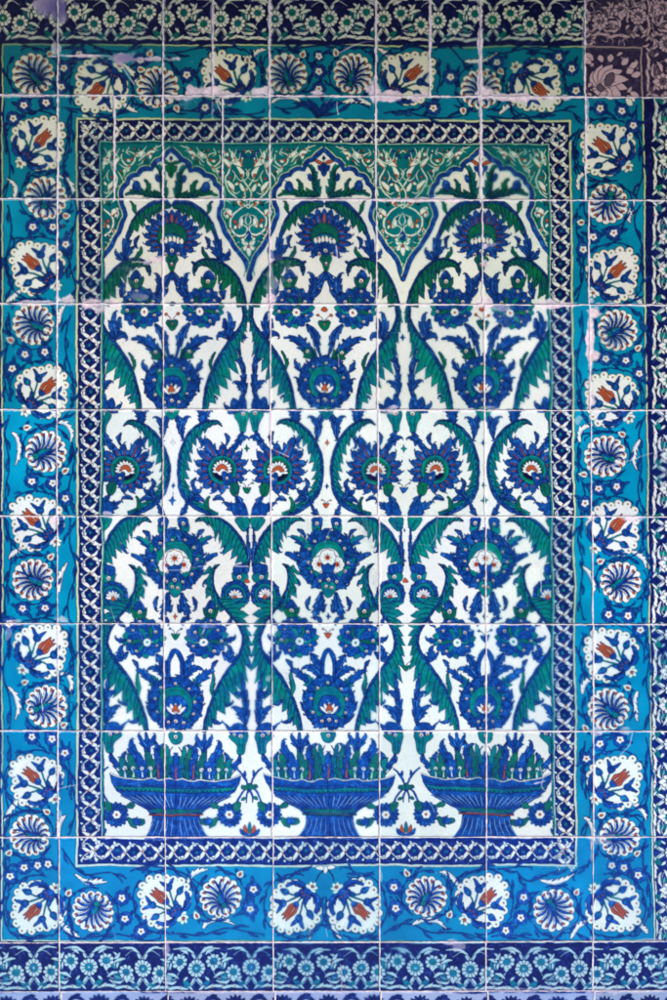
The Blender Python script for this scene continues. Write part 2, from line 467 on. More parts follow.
def half_unit(P):
    # ---- in the arch
    saz(P, [(6, 195), (8, 189), (9.2, 181), (10, 173), (14, 167), (22, 164.5)], [4.6, 4.2, 3.4, 2.8, 2, .2], [3, 3, 2.6, 2, 1.2, .2], TEAL, GREEN, 5, 0, veins=5)
    line(P, [(22, 164.5), (24.5, 166), (24, 168)], [1, .8, .2], GREEN)
    saz(P, [(4, 196), (14, 195.5), (26, 194.5), (38, 193), (46, 195.5)], [1, 4.4, 4.4, 5.4, 2.4, .2], [2, 2, 2, 1.6, .8, .2], GREEN, TEAL, 6, 2, veins=6)
    saz(P, [(22, 193), (23, 187), (24, 182), (27, 179.5)], [1.5, 2, 1, .2], [1.5, 2, 1, .2], GREEN, GREEN, 2, 1, veins=0)
    poly(P, [(11.5, 180), (13.5, 174), (16, 176), (15.5, 180), (13, 182)], COB, .3)
    line(P, [(15, 176), (17.5, 174.5)], [.8, .2], COB)
    poly(P, [(31, 190), (32, 184), (35.5, 181), (39, 184), (39, 189), (35, 191)], COB, .35)
    line(P, [(36, 182), (40, 179.5), (41.5, 181)], [1, .7, .2], COB)
    # ---- leaf springing from the arch
    saz(P, [(1, 206), (7, 203), (16, 204), (26, 209), (35, 217), (41, 226), (45, 236)], [1.5, 4.5, 5, 4, 3, 2, 1.2, .8], [3, 6, 8, 9.5, 9.5, 8, 5, .8], COB, GREEN, 0, 7, veins=8)
    saz(P, [(36, 213), (38, 208), (39, 203), (41.5, 201)], [1, 1.8, 1, .2], [1, 1.8, 1, .2], GREEN, GREEN, 2, 0, veins=0)
    frond(P, [(46, 262), (47, 252), (45, 240), (43, 232)], 5, teeth=3)
    frond(P, [(47, 258), (43, 250), (38, 247)], 4, teeth=2)
    frond(P, [(49, 260), (54, 255), (57, 251)], 4, teeth=2)
    # ---- stems under the palmette
    frond(P, [(0, 272), (5, 281), (11, 289), (17, 297)], 5, teeth=4)
    frond(P, [(17, 298), (12, 288), (13, 279), (15.5, 274)], 5, teeth=3)
    frond(P, [(19, 300), (12, 297), (5, 290)], 3.6, teeth=2)
    # ---- C leaf above the blossom
    frond(P, [(52, 298), (50, 287), (54, 277)], 4.4, teeth=3)
    saz(P, [(22.8, 276), (22, 269), (26, 263), (34, 260), (44, 260.5), (54, 266), (63, 276), (70, 290), (73.5, 305)], [.5, 1, 1.4, 1.8, 2, 2.2, 2.2, 2, 2], [.4, 2, 4, 6.5, 9.5, 12, 12, 10, 5], COB, GREEN, 0, 9, veins=9, vcol=OUT)
    saz(P, [(38, 259), (34, 256), (31, 252), (30.5, 247)], [.8, 1.8, 1.4, .2], [.8, 1.8, 1.4, .2], GREEN, GREEN, 0, 2, veins=0)
    side_blossom(P, 308)
    frond(P, [(53, 318), (56, 330), (58, 340)], 4.4, teeth=3)
    frond(P, [(56, 338), (60, 326), (58, 313)], 5, teeth=3)
    frond(P, [(57, 338), (50, 333), (46, 337)], 3.8, teeth=2)
    # ---- S leaf
    saz(P, [(73, 304), (73.5, 318), (68, 332), (58, 345), (48, 360), (39.5, 377), (34, 394), (31, 409)], [2, 2.6, 3.0, 6.5, 12.5, 16.5, 15, 12.5, 9, 6.5, 2], [2, 2.2, 2.6, 3.2, 3.6, 3.6, 3.4, 3, 2.6, 2, 1], TEAL, COB, 12, 0, veins=12)
    saz(P, [(40, 372), (38.5, 364), (41, 357), (44, 352)], [.8, 2, 1.6, .2], [.8, 1.2, 1, .2], GREEN, GREEN, 2, 0, veins=0)
    # ---- stem from blossom to the round flower
    frond(P, [(18, 324), (12, 332), (8, 342), (4, 356)], 4.4, teeth=4)
    frond(P, [(8, 344), (7, 336), (11, 329)], 3.4, teeth=2)
    # ---- buds of the round flower
    saz(P, [(8, 360), (14, 354), (18, 350)], [2, 5, 6, 1], [2, 5, 6, 1], GREEN, GREEN, 2, 2, veins=2)
    saz(P, [(12, 356), (19, 347), (28, 340), (36, 338), (41, 338.5)], [2, 4.5, 4.5, 2.2, 1.2, .2], [2, 4.5, 4, 2, 1, .2], COB, COB, 4, 3, veins=2)
    poly(P, [(12, 358), (13, 352), (18, 348), (20, 351), (23, 352), (19, 355), (21, 358), (16, 359)], GREEN, .4)
    eye(P, 17, 352, 1.6)
    frond(P, [(24, 372), (28, 366), (30, 362)], 3.4, teeth=2)
    # ---- upright fronds between two units
    frond(P, [(70, 400), (71.8, 388), (71.4, 376), (70, 362), (68, 350)], 3.5, teeth=6)
    frond(P, [(73, 392), (69, 385), (62, 382)], 5, teeth=3)
    frond(P, [(72, 372), (70, 364), (66, 360)], 2.6, teeth=2)
    poly(P, [(58, 404), (61, 398), (66, 401), (68, 395), (72, 399), (74, 405), (72, 411), (66, 410), (60, 412)], COB, .45)
    frond(P, [(62, 412), (57, 409), (52, 405)], 3.6, teeth=2)
    line(P, [(63, 408), (66, 402)], .5, OUT); line(P, [(69, 408), (71, 400)], .5, OUT)
    poly(P, [(62, 415), (66, 411), (70, 414), (75, 411), (76, 416), (74, 424), (72.5, 431), (68, 431), (66.5, 424)], TEAL, .5)
    line(P, [(68, 417), (69.3, 429)], .5, OUT); line(P, [(73, 417), (71.3, 429)], .5, OUT)
    eye(P, 70.5, 413, 1.9)
    frond(P, [(70, 431), (67.5, 438), (62, 446), (57, 452)], 4.6, teeth=4)
    frond(P, [(66, 441), (71, 437), (75, 437)], 3, teeth=2)
    # ---- the facing C leaf
    frond(P, [(30, 424), (30, 416), (26, 410)], 4.6, teeth=3)
    frond(P, [(30, 424), (32, 415), (37, 410)], 4.6, teeth=3)
    lens(P, 30, 424, 30.5, 408, 5.5, COB)
    frond(P, [(3, 412), (7, 421), (9, 430), (10, 438)], 4.2, teeth=4)
    frond(P, [(10, 438), (9, 428), (12, 419), (16, 416)], 4, teeth=3)
    saz(P, [(49, 425), (45, 421), (38, 420.5), (28, 424.5), (18, 434), (11, 447), (7, 461), (7, 475), (10, 488), (17, 499), (28, 508), (44, 515.5)], [.3, 1.8, 3.4, 5, 7, 8, 8, 7, 5.4, 4.6, 4.8, 5, 4, 2], [.3, .9, 1.4, 2, 2.6, 3, 3, 3, 3.2, 4.6, 5, 4, 2], TEAL, COB, 15, 0, veins=15)
    saz(P, [(36, 511), (34, 506), (34.5, 500), (37, 497)], [1.2, 2, 1.6, .2], [1.2, 1.6, 1, .2], GREEN, GREEN, 2, 0, veins=0)
    frond(P, [(17, 500), (23, 495), (28, 490)], 5, teeth=3)
    frond(P, [(20, 499), (26, 498), (31, 501)], 3.6, teeth=2)
    frond(P, [(22, 496), (22, 490), (20, 486)], 3.4, teeth=2)
    frond(P, [(8, 516), (12, 511), (14, 505)], 3.4, teeth=2)
    # ---- side lotus
    for a, R, w in ((118, 36, 7), (90, 26, 6.4), (66, 25, 6), (44, 26, 6), (20, 25, 6), (-2, 24, 6), (-24, 23, 6), (142, 30, 6.4), (164, 28, 6.4), (184, 26, 6.4), (204, 26, 6.4), (224, 25, 6.4), (246, 24, 6), (268, 22, 6), (-46, 21, 5)):
        b = math.radians(a); c, s = math.cos(b), -math.sin(b)
        petal(P, 49.5 + c * 9, 470 + s * 9, 49.5 + c * R, 470 + s * R, w * 1.32, RED, 1 if c < 0 else -1)
    disc(P, 49, 469.5, 14.3, TEAL, .6, n=30)
    disc(P, 49, 469.5, 12, GREEN, 0, n=26)
    disc(P, 49, 470, 10, OUT, 0, n=24)
    for k in range(11):
        b = math.radians(105 + k * 22 - 90 + 20 + 180 - 45)
        c, s = math.cos(b), math.sin(b)
        lens(P, 49 + c * 3.5, 470 + s * 3.5, 49 + c * 9.9, 470 + s * 9.9, 3.4, WHITE, .3)
    disc(P, 49, 470, 5.4, WHITE, 0, n=16)
    poly(P, [(43, 470), (45, 466), (49, 464.6), (53, 467), (54.5, 471), (50.5, 469), (48, 469), (46, 471)], RED, .4)
    poly(P, [(49, 473), (52, 471.5), (54, 473), (58, 474), (60, 479), (58.5, 484), (54, 485), (50, 481)], COB, .45)
    for x0, y0, x1, y1 in ((51, 474, 57, 482), (53, 473, 59, 479)):
        line(P, [(x0, y0), (x1, y1)], .5, OUT)
    eye(P, 54, 478, 1.3)
    poly(P, [(57, 484), (61, 482), (65, 484), (66.5, 489), (64, 495), (60, 495), (57, 490)], GREEN, .5)
    line(P, [(60, 485), (61.6, 493)], .45, OUT)
    frond(P, [(63, 495), (67, 501), (70, 508), (72, 516)], 4.4, teeth=3)
    frond(P, [(72, 517), (66, 510), (58, 506), (52, 502)], 6.4, teeth=4)
    poly(P, [(58, 505), (64, 502), (70, 504), (74, 509), (74, 516), (62, 516), (60, 511)], COB, .4)
    line(P, [(65, 506), (67, 514)], .5, OUT)
    # ---- big lotus leaves, fronds between units
    frond(P, [(8, 532), (10, 527), (9, 519)], 6, teeth=2)
    poly(P, [(4.5, 520), (8, 517.5), (12, 518), (15, 521), (13, 527), (9, 530), (6, 527)], COB, .45)
    poly(P, [(7, 528), (9, 526), (13, 528), (15, 524), (15, 531), (11, 534), (8, 532)], TEAL, .45)
    eye(P, 10, 524, 1.6)
    saz(P, [(22, 522), (30, 517.5), (41, 518.5), (52, 524), (61, 533), (68, 545), (72.5, 557), (74, 567)], [.4, 1.5, 2.4, 2.8, 3, 3, 2.8, 2.4, 1.6], [.4, 4, 9, 13, 14.5, 14, 11.5, 8, 3], COB, TEAL, 0, 10, veins=10)
    poly(P, [(62, 520), (66, 517), (75, 517), (76, 522), (74, 529), (69, 530)], TEAL, .5)
    line(P, [(68, 520), (71, 528)], .5, OUT)
    frond(P, [(74.8, 566), (74.6, 552), (73.5, 540), (73.5, 529)], 2.0, teeth=5)
    saz(P, [(24, 546), (30, 540), (37, 537)], [2.4, 4, 2.5, .2], [2.4, 3.6, 2, .2], TEAL, COB, 2, 2, veins=1)
    line(P, [(36, 537.5), (40, 537), (42, 538)], [1.4, .8, .1], COB)
    saz(P, [(29, 562), (36, 556), (43, 553.5)], [2, 2.8, 1.6, .2], [2, 2.8, 1.6, .2], COB, COB, 2, 1, veins=0)
    saz(P, [(29, 574), (33, 571), (36, 566)], [1.2, 1.6, .9, .1], [1.2, 1.6, .9, .1], TEAL, TEAL, 1, 1, veins=0)
    # the flower ring where the lower leaf starts
    poly(P, [(60, 568), (63, 565), (72, 564.5), (75, 568), (73, 575), (67, 578), (61, 575)], COB, .45)
    line(P, [(65, 568), (66, 574)], .5, OUT); line(P, [(70, 567), (69, 574)], .5, OUT)
    poly(P, [(59, 573), (63, 576), (68, 573.5), (74, 575), (74, 580), (69, 584), (63, 583), (60, 579)], TEAL, .45)
    eye(P, 66, 577.5, 1.8)
    saz(P, [(46, 564), (40.5, 568), (38, 577), (39.5, 589), (45, 601), (50, 610)], [.2, 1.2, 1.8, 2, 2, 1.4], [.2, 2.5, 5, 6.5, 6.5, 3], COB, TEAL, 0, 6, veins=5)
    saz(P, [(39, 596), (35, 590), (32, 588)], [1.4, 2.2, .2], [1.4, 2, .2], TEAL, GREEN, 2, 0, veins=0)
    disc(P, 62, 595, 14, COB, .6, n=26)
    for k in range(12):
        a = math.radians(k * 30 + 10)
        lens(P, 62 + 7 * math.cos(a), 595 + 7 * math.sin(a), 62 + 15 * math.cos(a - .25), 595 + 15 * math.sin(a - .25), 6.5, COB, .4)
    disc(P, 62, 595, 10.5, TEAL, .5, n=24); disc(P, 62, 596, 8, COB, .5, n=20)
    for k in range(7):
        a = math.radians(180 + k * 30)
        lens(P, 62, 597, 62 + 7.6 * math.cos(a), 597 + 7.6 * math.sin(a), 3.2, WHITE, .3)
    disc(P, 62, 598, 2, RED, .3, n=10)
    # ---- lower S leaf
    saz(P, [(45, 599), (52, 608), (60, 618), (67, 630), (69.5, 643), (65, 656), (55, 670), (45, 684), (36.5, 702), (30.5, 718), (27.5, 731)], [4, 11, 15, 9, 5, 4.6, 7.5, 13, 17, 15, 11.5, 8, 5.5, 1.6], [2.4, 2.6, 2.6, 2.6, 2.8, 3, 3.2, 3.2, 3, 2.8, 2.2, 1], TEAL, COB, 17, 0, veins=16)
    saz(P, [(37, 697), (36, 688), (38, 679), (37, 672)], [.8, 2.2, 1.8, .2], [.8, 1.4, 1, .2], TEAL, GREEN, 0, 2, veins=0)
    frond(P, [(4.5, 612), (7.5, 603), (7, 594)], 5, teeth=3)
    frond(P, [(7, 592), (9, 603), (12, 612), (14, 617)], 5.4, teeth=4)
    frond(P, [(14, 619), (10, 618), (7, 622)], 3, teeth=1)
    side_blossom(P, 638, True)
    frond(P, [(47, 652), (54, 659), (60, 657)], 4, teeth=3)
    frond(P, [(53, 659), (55, 652), (53, 646)], 4, teeth=2)
    frond(P, [(49, 640), (55, 640), (59, 638)], 3, teeth=2)
    # ---- lancet over the low round flower
    poly(P, [(0, 648), (3.6, 650), (7, 656), (9.5, 666), (9, 676), (6, 682), (3.6, 682), (4.8, 672), (4.2, 661), (0, 651)], COB, .4)
    frond(P, [(18, 654), (13, 662), (9, 672)], 4.6, teeth=3)
    frond(P, [(8, 680), (13, 672), (20, 668), (26, 669)], 4.6, teeth=3)
    line(P, [(7.4, 660), (7.4, 674)], .5, OUT)
    saz(P, [(16, 688), (21, 682), (25, 677)], [2.4, 4.4, 4, .5], [2.4, 4.4, 3.6, .5], TEAL, TEAL, 2, 2, veins=1)
    saz(P, [(21, 683), (27, 677), (33, 672), (38, 669.5)], [1.6, 3.4, 2.6, .2], [1.6, 3.4, 2.4, .2], COB, COB, 3, 2, veins=1)
    # ---- fronds between the units, low
    frond(P, [(68, 729), (70.5, 715), (70, 700), (68, 686), (66.5, 675)], 3.7, teeth=6)
    frond(P, [(70, 722), (66, 712), (58, 706)], 6, teeth=3)
    frond(P, [(70, 700), (66, 694), (61, 692)], 3.4, teeth=2)
    poly(P, [(50, 723), (55, 726), (58, 723), (63, 722), (68, 724), (72, 727), (72, 734), (66, 736), (58, 735), (54, 731)], COB, .45)
    line(P, [(50, 724), (47, 721), (45, 722)], [1.8, 1, .2], COB)
    poly(P, [(54, 736), (59, 733), (63, 736), (70, 732), (73, 736), (71, 744), (69, 753), (63, 753), (61.5, 744)], TEAL, .5)
    line(P, [(64, 738), (65, 751)], .5, OUT); line(P, [(69, 738), (67.5, 751)], .5, OUT)
    eye(P, 65.5, 735, 1.8); eye(P, 59.5, 733.5, 1.5)
    frond(P, [(65, 754), (64, 760), (58, 768)], 3, teeth=2)
    for x0, x1 in ((59, 56),):
        saz(P, [(52, 777), (56, 769), (62, 762), (66, 761)], [2.5, 4, 2.2, .2], [2.5, 3, 1.8, .2], COB, COB, 2, 2, veins=0)
        bloom(P, 57, 769.5, 2.2, 5, GREEN)
    # ---- what grows out of the basin
    line(P, [(3, 746), (6, 752), (5, 760), (8, 767)], [.9, 1.2, 1, .8], OUT)
    saz(P, [(29, 760), (28.5, 750), (29, 741), (29.5, 733)], [.8, 2.6, 3, 1.2, .2], [.8, 2.6, 3, 1.2, .2], COB, COB, 2, 2, veins=0)
    for sg in (1, -1):
        frond(P, [(29, 749), (29 + sg * 5, 742), (29 + sg * 8, 736)], 3.6, teeth=2)
    line(P, [(28.5, 749), (28, 758), (29, 764)], 1, OUT)
    frond(P, [(41, 764), (41, 755), (45, 748), (44.5, 741)], 5.4, teeth=3)
    line(P, [(41, 755), (39, 764)], 1, COB)
    for x, h, w, col, st in ((6.5, 33, 6, TEAL, 0), (0, 25, 8.5, COB, 1), (12, 31, 6.5, GREEN, 0), (18, 29, 7, COB, 1), (51, 20, 9, TEAL, 2), (26, 27, 9.5, GREEN, 2), (43, 24, 9, GREEN, 2), (34.5, 26, 8.5, COB, 2)):
        if x == 0:
            sp = [(0, 779), (0, 770), (0, 779 - h)]
        else:
            sp = [(x, 779), (x + .4, 779 - h * .5), (x + 2 + x * .05, 779 - h)]
        w *= 1.12
        ww = [w * .46, w * .54, w * .5, w * .36, .1]
        curl(P, spl(sp), 2.6, 1.1, col)
        saz(P, sp, ww, ww, col, col, 3, 3, ol=.5, veins=0)
        line(P, [(x - w * .22, 778), (x - w * .2, 779 - h * .55)], [.5, .2], OUT); line(P, [(x + w * .22, 778), (x + w * .25 + 1, 779 - h * .55)], [.5, .2], OUT)
        if st == 1:
            line(P, [(x, 778), (x + .4, 772), (x + .7, 779 - h * .6)], [1.6, 1.3, .2], RED, ol=.3)
        if st == 2:
            bloom(P, x + .3, 769, 2.1, 5, col)
            line(P, [(x, 772), (x, 778)], [.6, 1.6], WHITE)
    # ---- the basin
    poly(P, [(0, 780), (8, 778.5), (16, 781), (26, 779), (36, 781), (48, 779.5), (58, 777.5), (66, 774), (64, 783), (59, 791), (50, 798), (40, 804), (30, 809), (26, 813), (0, 813)], COB, .6, smooth=False)
    poly(P, [(0, 816), (24, 816), (23.6, 820), (24.6, 826), (27.5, 832), (33, 838), (0, 838)], COB, .6, smooth=False)
    line(P, [(0, 779.6), (8, 778.3), (16, 780.6), (26, 778.8), (36, 780.6), (48, 779.2), (58, 777.2), (66, 774)], 1.0, WHITE, ol=.35)
    line(P, [(0, 786), (12, 785.5), (24, 786.5), (36, 785), (48, 786), (62, 783)], .6, OUT)
    line(P, [(0, 790.5), (14, 790.5), (28, 790), (42, 789.5), (54, 788.5), (60, 787)], [4, 4, 4, 3.6, 3, 2], TEAL, ol=.4)
    for k in range(13):
        x = 2.3 + k * 4.5
        y = 788.6 - (x / 60) ** 2 * 1.2
        line(P, [(x - 2.2, y + 1.8), (x - 1, y + 3.6), (x + 1, y + 3.6), (x + 2.2, y + 1.8)], .55, OUT)
        line(P, [(x - 1.8, y - 1.2), (x, y - .2), (x + 1.8, y - 1.2)], .5, OUT)
    for k in range(19):
        x = k * 3.0 + .6
        x1 = x * .47
        line(P, [(x, 795.5), (x * .8 + .5, 801), (x * .6, 806.5), (x1, 811)], [.8, .75, .6, .5], NAVY)
        line(P, [(x + 1.5, 796), (x * .8 + 1.6, 801), (x * .6 + 1, 807)], [.7, .9, .5], LBLUE if k % 2 else STEM)
    for k in range(10):
        x = k * 2.7 + .5
        line(P, [(x * .86, 819), (x * .95, 826), (x * 1.18 + .3, 837.4)], [.6, .7, .6], NAVY)
        line(P, [(x * .86 + 1.2, 819), (x * .95 + 1.2, 827), (x * 1.18 + 1.6, 836)], [.6, .8, .5], LBLUE if k % 2 else STEM)
    line(P, [(0, 811), (13, 811), (26, 810.5)], [3.4, 3.2, 2.6], TEAL, ol=.4)
    line(P, [(0, 814.8), (14, 814.8), (27.5, 814.3)], [.8, .8, .7], RED if P.red else GREEN, ol=.6)
    for k in range(6):
        disc(P, 2.2 + k * 4.3, 810, 1.3, GREEN, .3, n=8)


def sprigs(P):
    """Small hooked leaves that fill the white ground of each half unit."""
    for pts, w in ((((60, 344), (63, 350), (62, 357)), 2.6), (((27, 392), (25, 384), (28, 379)), 2.4), (((33, 400), (38, 396), (43, 397)), 2.2), (((18, 338), (22, 345), (27, 345)), 2.2),
                   (((24, 434), (29, 440), (29, 446)), 2.4), (((52, 432), (55, 438), (53, 444)), 2.4), (((22, 478), (19, 484), (21, 490)), 2.2), (((40, 500), (46, 497), (50, 499)), 2.4),
                   (((37, 583), (32, 580), (29, 583)), 2.4), (((30, 530), (25, 533), (23, 538)), 2.2), (((50, 540), (52, 547), (49, 552)), 2.6), (((18, 596), (21, 603), (20, 609)), 2.4), (((50, 626), (55, 622), (57, 616)), 2.2),
                   (((42, 660), (38, 664), (37, 669)), 2.2), (((60, 668), (63, 674), (61, 680)), 2.4), (((46, 700), (51, 704), (56, 702)), 2.4), (((36, 716), (40, 722), (45, 722)), 2.4),
                   (((12, 744), (16, 748), (17, 754)), 2.4), (((21, 741), (19, 748), (21, 754)), 2.2), (((50, 752), (53, 758), (50, 764)), 2.4), (((20, 262), (25, 266), (24, 272)), 2.2), (((33, 236), (37, 241), (36, 247)), 2.2)):
        frond(P, list(pts), w, teeth=2)


def between(P):
    """Right half of the small things standing between two units (local x from the middle line)."""
    # carnations and buds by the basins
    line(P, [(1, 787), (6, 791), (10, 798), (13, 805)], [1.2, 1.5, 1.5], COB, ol=.3)
    line(P, [(1, 785), (4, 778), (9, 771), (13, 768)], [1.2, 1.5, 1], COB, ol=.3)
    lens(P, 5, 778, 4, 770, 2.6, COB, .3)
    poly(P, [(0, 783), (3, 785), (6.5, 785), (7.5, 788), (3, 789), (0, 791)], GREEN, .4)
    line(P, [(0, 789), (2.5, 795), (3, 803)], [1.2, 1.4, .4], COB, ol=.3)
    lens(P, 3.5, 797, 8, 800, 3, GREEN, .3)
    for k in range(16):
        a = math.radians(k * 22.5)
        lens(P, 20 + 5 * math.cos(a), 815 + 5 * math.sin(a), 20 + 12.6 * math.cos(a), 815 + 12.6 * math.sin(a), 4.8, COB, .45)
    disc(P, 20, 815, 7, COB, .3, n=16)
    for k in range(8):
        a = math.radians(k * 45 + 10)
        line(P, [(20 + 4 * math.cos(a), 815 + 4 * math.sin(a)), (20 + 9 * math.cos(a), 815 + 9 * math.sin(a))], .45, OUT)
    bloom(P, 20.5, 815, 4.4, 6, RED)
    poly(P, [(8, 803), (13, 802), (16, 806), (15, 811), (11, 811)], GREEN, .4)
    saz(P, [(32, 818), (37, 822), (44, 822), (49, 821)], [1.2, 4, 3.4, .2], [1.2, 4, 3.4, .2], GREEN, GREEN, 2, 2, veins=1)
    poly(P, [(38, 818), (43, 819), (46, 821), (43, 824), (38, 824)], COB, .3)
    saz(P, [(29, 808), (34, 806), (38, 804)], [1, 2.6, .2], [1, 2.6, .2], GREEN, GREEN, 1, 1, veins=0)
    # small tulip clump
    lens(P, 0, 834, 0, 822, 3.6, TEAL, .35)
    lens(P, 2, 835, 5, 825, 4, RED, .35, bend=-.1)
    lens(P, 3, 836, 10, 829, 4, COB, .35, bend=-.1)
    lens(P, 0, 836, 8, 834, 3, COB, .3)


def diamond(P, x, y, r, col):
    poly(P, [(x, y - r * 1.4), (x + r * .35, y - r * .3), (x + r, y), (x + r * .35, y + r * .3), (x, y + r * 1.3), (x - r * .35, y + r * .3), (x - r, y), (x - r * .35, y - r * .3)], col, .25, smooth=False)


def bud3(P, x, y, r, col):
    poly(P, [(x - r, y - r * .3), (x, y - r * .1), (x + r, y - r * .3), (x + r * .6, y + r * .7), (x, y + r * 1.2), (x - r * .6, y + r * .7)], col, .3)
    for sg in (1, -1):
        line(P, [(x, y), (x + sg * r * .6, y - r), (x + sg * r * 1.4, y - r * 1.3)], .6, OUT)
        disc(P, x + sg * r * 1.4, y - r * 1.4, r * .26, col, .2, n=8)


def centre_things(P, j):
    """On the middle line of a unit."""
    # bud in the arch
    poly(P, [(-1.8, 159), (0, 156), (1.8, 159), (0, 160.6)], NAVY, .2)
    for sg in (1, -1):
        saz(P, [(0, 165), (sg * 5, 162.5), (sg * 10, 160.5)], [.6, 1.6, .2], [.6, 1.4, .2], RED if j != 0 else GREEN, RED if j != 0 else GREEN, 0, 1, veins=0)
    line(P, [(0, 160), (0, 166)], .8, OUT)
    poly(P, [(0, 164), (3.5, 166), (6, 166), (5.5, 170), (3, 172), (2, 175), (0, 177), (-2, 175), (-3, 172), (-5.5, 170), (-6, 166), (-3.5, 166)], COB if j else GREEN, .45)
    line(P, [(0, 165), (0, 174)], .5, OUT)
    flower_top(P)
    if j:
        poly(P, [(-3, 309), (0, 306), (3, 309), (0, 311)], RED, .3)
    else:
        poly(P, [(-3, 304), (0, 302), (3, 304), (0, 306)], COB, .3)
    poly(P, [(-6, 322), (-3, 320), (0, 321.5), (3, 320), (6, 322), (4, 327), (0, 331), (-4, 327)], GREEN, .4)
    for sg in (1, -1):
        line(P, [(0, 321), (sg * 3, 317), (sg * 6, 315)], .6, OUT); disc(P, sg * 6.5, 314.6, 1.4, RED, .3, n=8)
    disc(P, 0, 324, 1, RED, n=8)
    hatayi(P, 383, 25.5)
    poly(P, [(-7, 409), (0, 406), (7, 409), (4, 416), (0, 419), (-4, 416)], TEAL, .4); eye(P, 0, 410, 1.4)
    diamond(P, 0, 442, 2.6, (GREEN, RED, COB)[j] if j != 0 else WHITE)
    diamond(P, 0, 486, 2.4, COB if j < 2 else TEAL)
    if j == 0:
        diamond(P, 0, 501, 4, COB); line(P, [(0, 492), (0, 498)], .6, OUT)
    elif j == 1:
        bud3(P, 0, 504, 3.2, RED)
    else:
        diamond(P, 0, 501, 4.2, TEAL)
    hatayi(P, 560, 29, False)
    poly(P, [(-7, 584), (-3, 581), (0, 584), (3, 581), (7, 584), (6, 591), (2, 596), (-2, 596), (-6, 591)], TEAL, .5)
    eye(P, -2.5, 586, 1.4); eye(P, 3, 587, 1.4)
    diamond(P, 0, 616, 2.6, (RED, COB, GREEN)[j])
    if j == 0:
        bud3(P, 0, 634, 4.2, GREEN)
    elif j == 1:
        bud3(P, 0, 634, 3.6, RED)
    else:
        bud3(P, 0, 636, 4.6, COB)
    hatayi(P, 703, 26)
    poly(P, [(-7, 734), (-3, 731), (0, 733), (3, 731), (7, 734), (5, 741), (0, 743.5), (-5, 741)], TEAL, .5)
    eye(P, 0, 736, 1.8)


# ---------------------------------------------------------------- borders
def guilloche(P, L, amp=8.0, pitch=31.2, phase=0, tick=TEAL):
    """Interlaced white leafy ribbon on navy running along +x from 0 to L, centred on y=0."""
    n = int(L / 1.0) + 2
    xs = np.linspace(0, L, n)
    for st in (0, 1):
        sn = np.sin(2 * math.pi * (xs + phase) / pitch + st * math.pi)
        ys = amp * (.75 * sn + .25 * (2 / math.pi) * np.arcsin(sn * .985)) * 1.04
        line(P, np.stack([xs, ys], 1), 1.0, WHITE, raw=True, ol=.5, oc=OUT)
    k0 = int(-phase / (pitch / 2)) - 1
    for k in range(k0, int((L - phase) / (pitch / 2)) + 3):
        x = k * pitch / 2 - phase
        if x < -4 or x > L + 4:
            continue
        a = 1 if k % 2 else -1
        b = rnd.uniform(-.6, .6)
        # broad leaf strokes lying across each crossing
        lens(P, x - 2.0, 2.4, x + 5.2 + b, -8.6, 3.7, WHITE, .45, bend=-.03, base=.4, pos=.55)
        lens(P, x + 4.4, -6.0, x + 8.6, -7.0 + b, 1.9, WHITE, .3, bend=-.1)
        lens(P, x + 2.0, -2.4, x - 5.0 + b, 8.6, 3.4, WHITE, .45, bend=-.03, base=.35, pos=.6)
        lens(P, x + 1.0, 1.0, x - 6.0, -6.6 + b, 2.8, WHITE, .4, bend=-.08)
        lens(P, x - 4.6, 5.4, x - 8.8, 6.6 + b, 1.9, WHITE, .3, bend=-.1)
        lens(P, x + 4.2, 6.4, x + 8.4, 7.2 + b, 1.8, WHITE, .3, bend=.1)

        # little barbs reaching the edges
        lens(P, x + 3.6, 7.4, x + 2.0 + b, 10.2, 2.0, WHITE, 0)
        lens(P, x + 5.4, -7.4, x + 3.4 + b, -10.0, 2.0, WHITE, 0)
        disc(P, x + rnd.uniform(-1.5, 1.5), a * rnd.uniform(-1, 2.4), 1.0, RED, n=7)
        disc(P, x + pitch / 4, rnd.uniform(-1.2, 1.2), 1.5, tick, 0, n=10)
        disc(P, x + 3.2, a * 7.2, .7, TEAL, n=6)


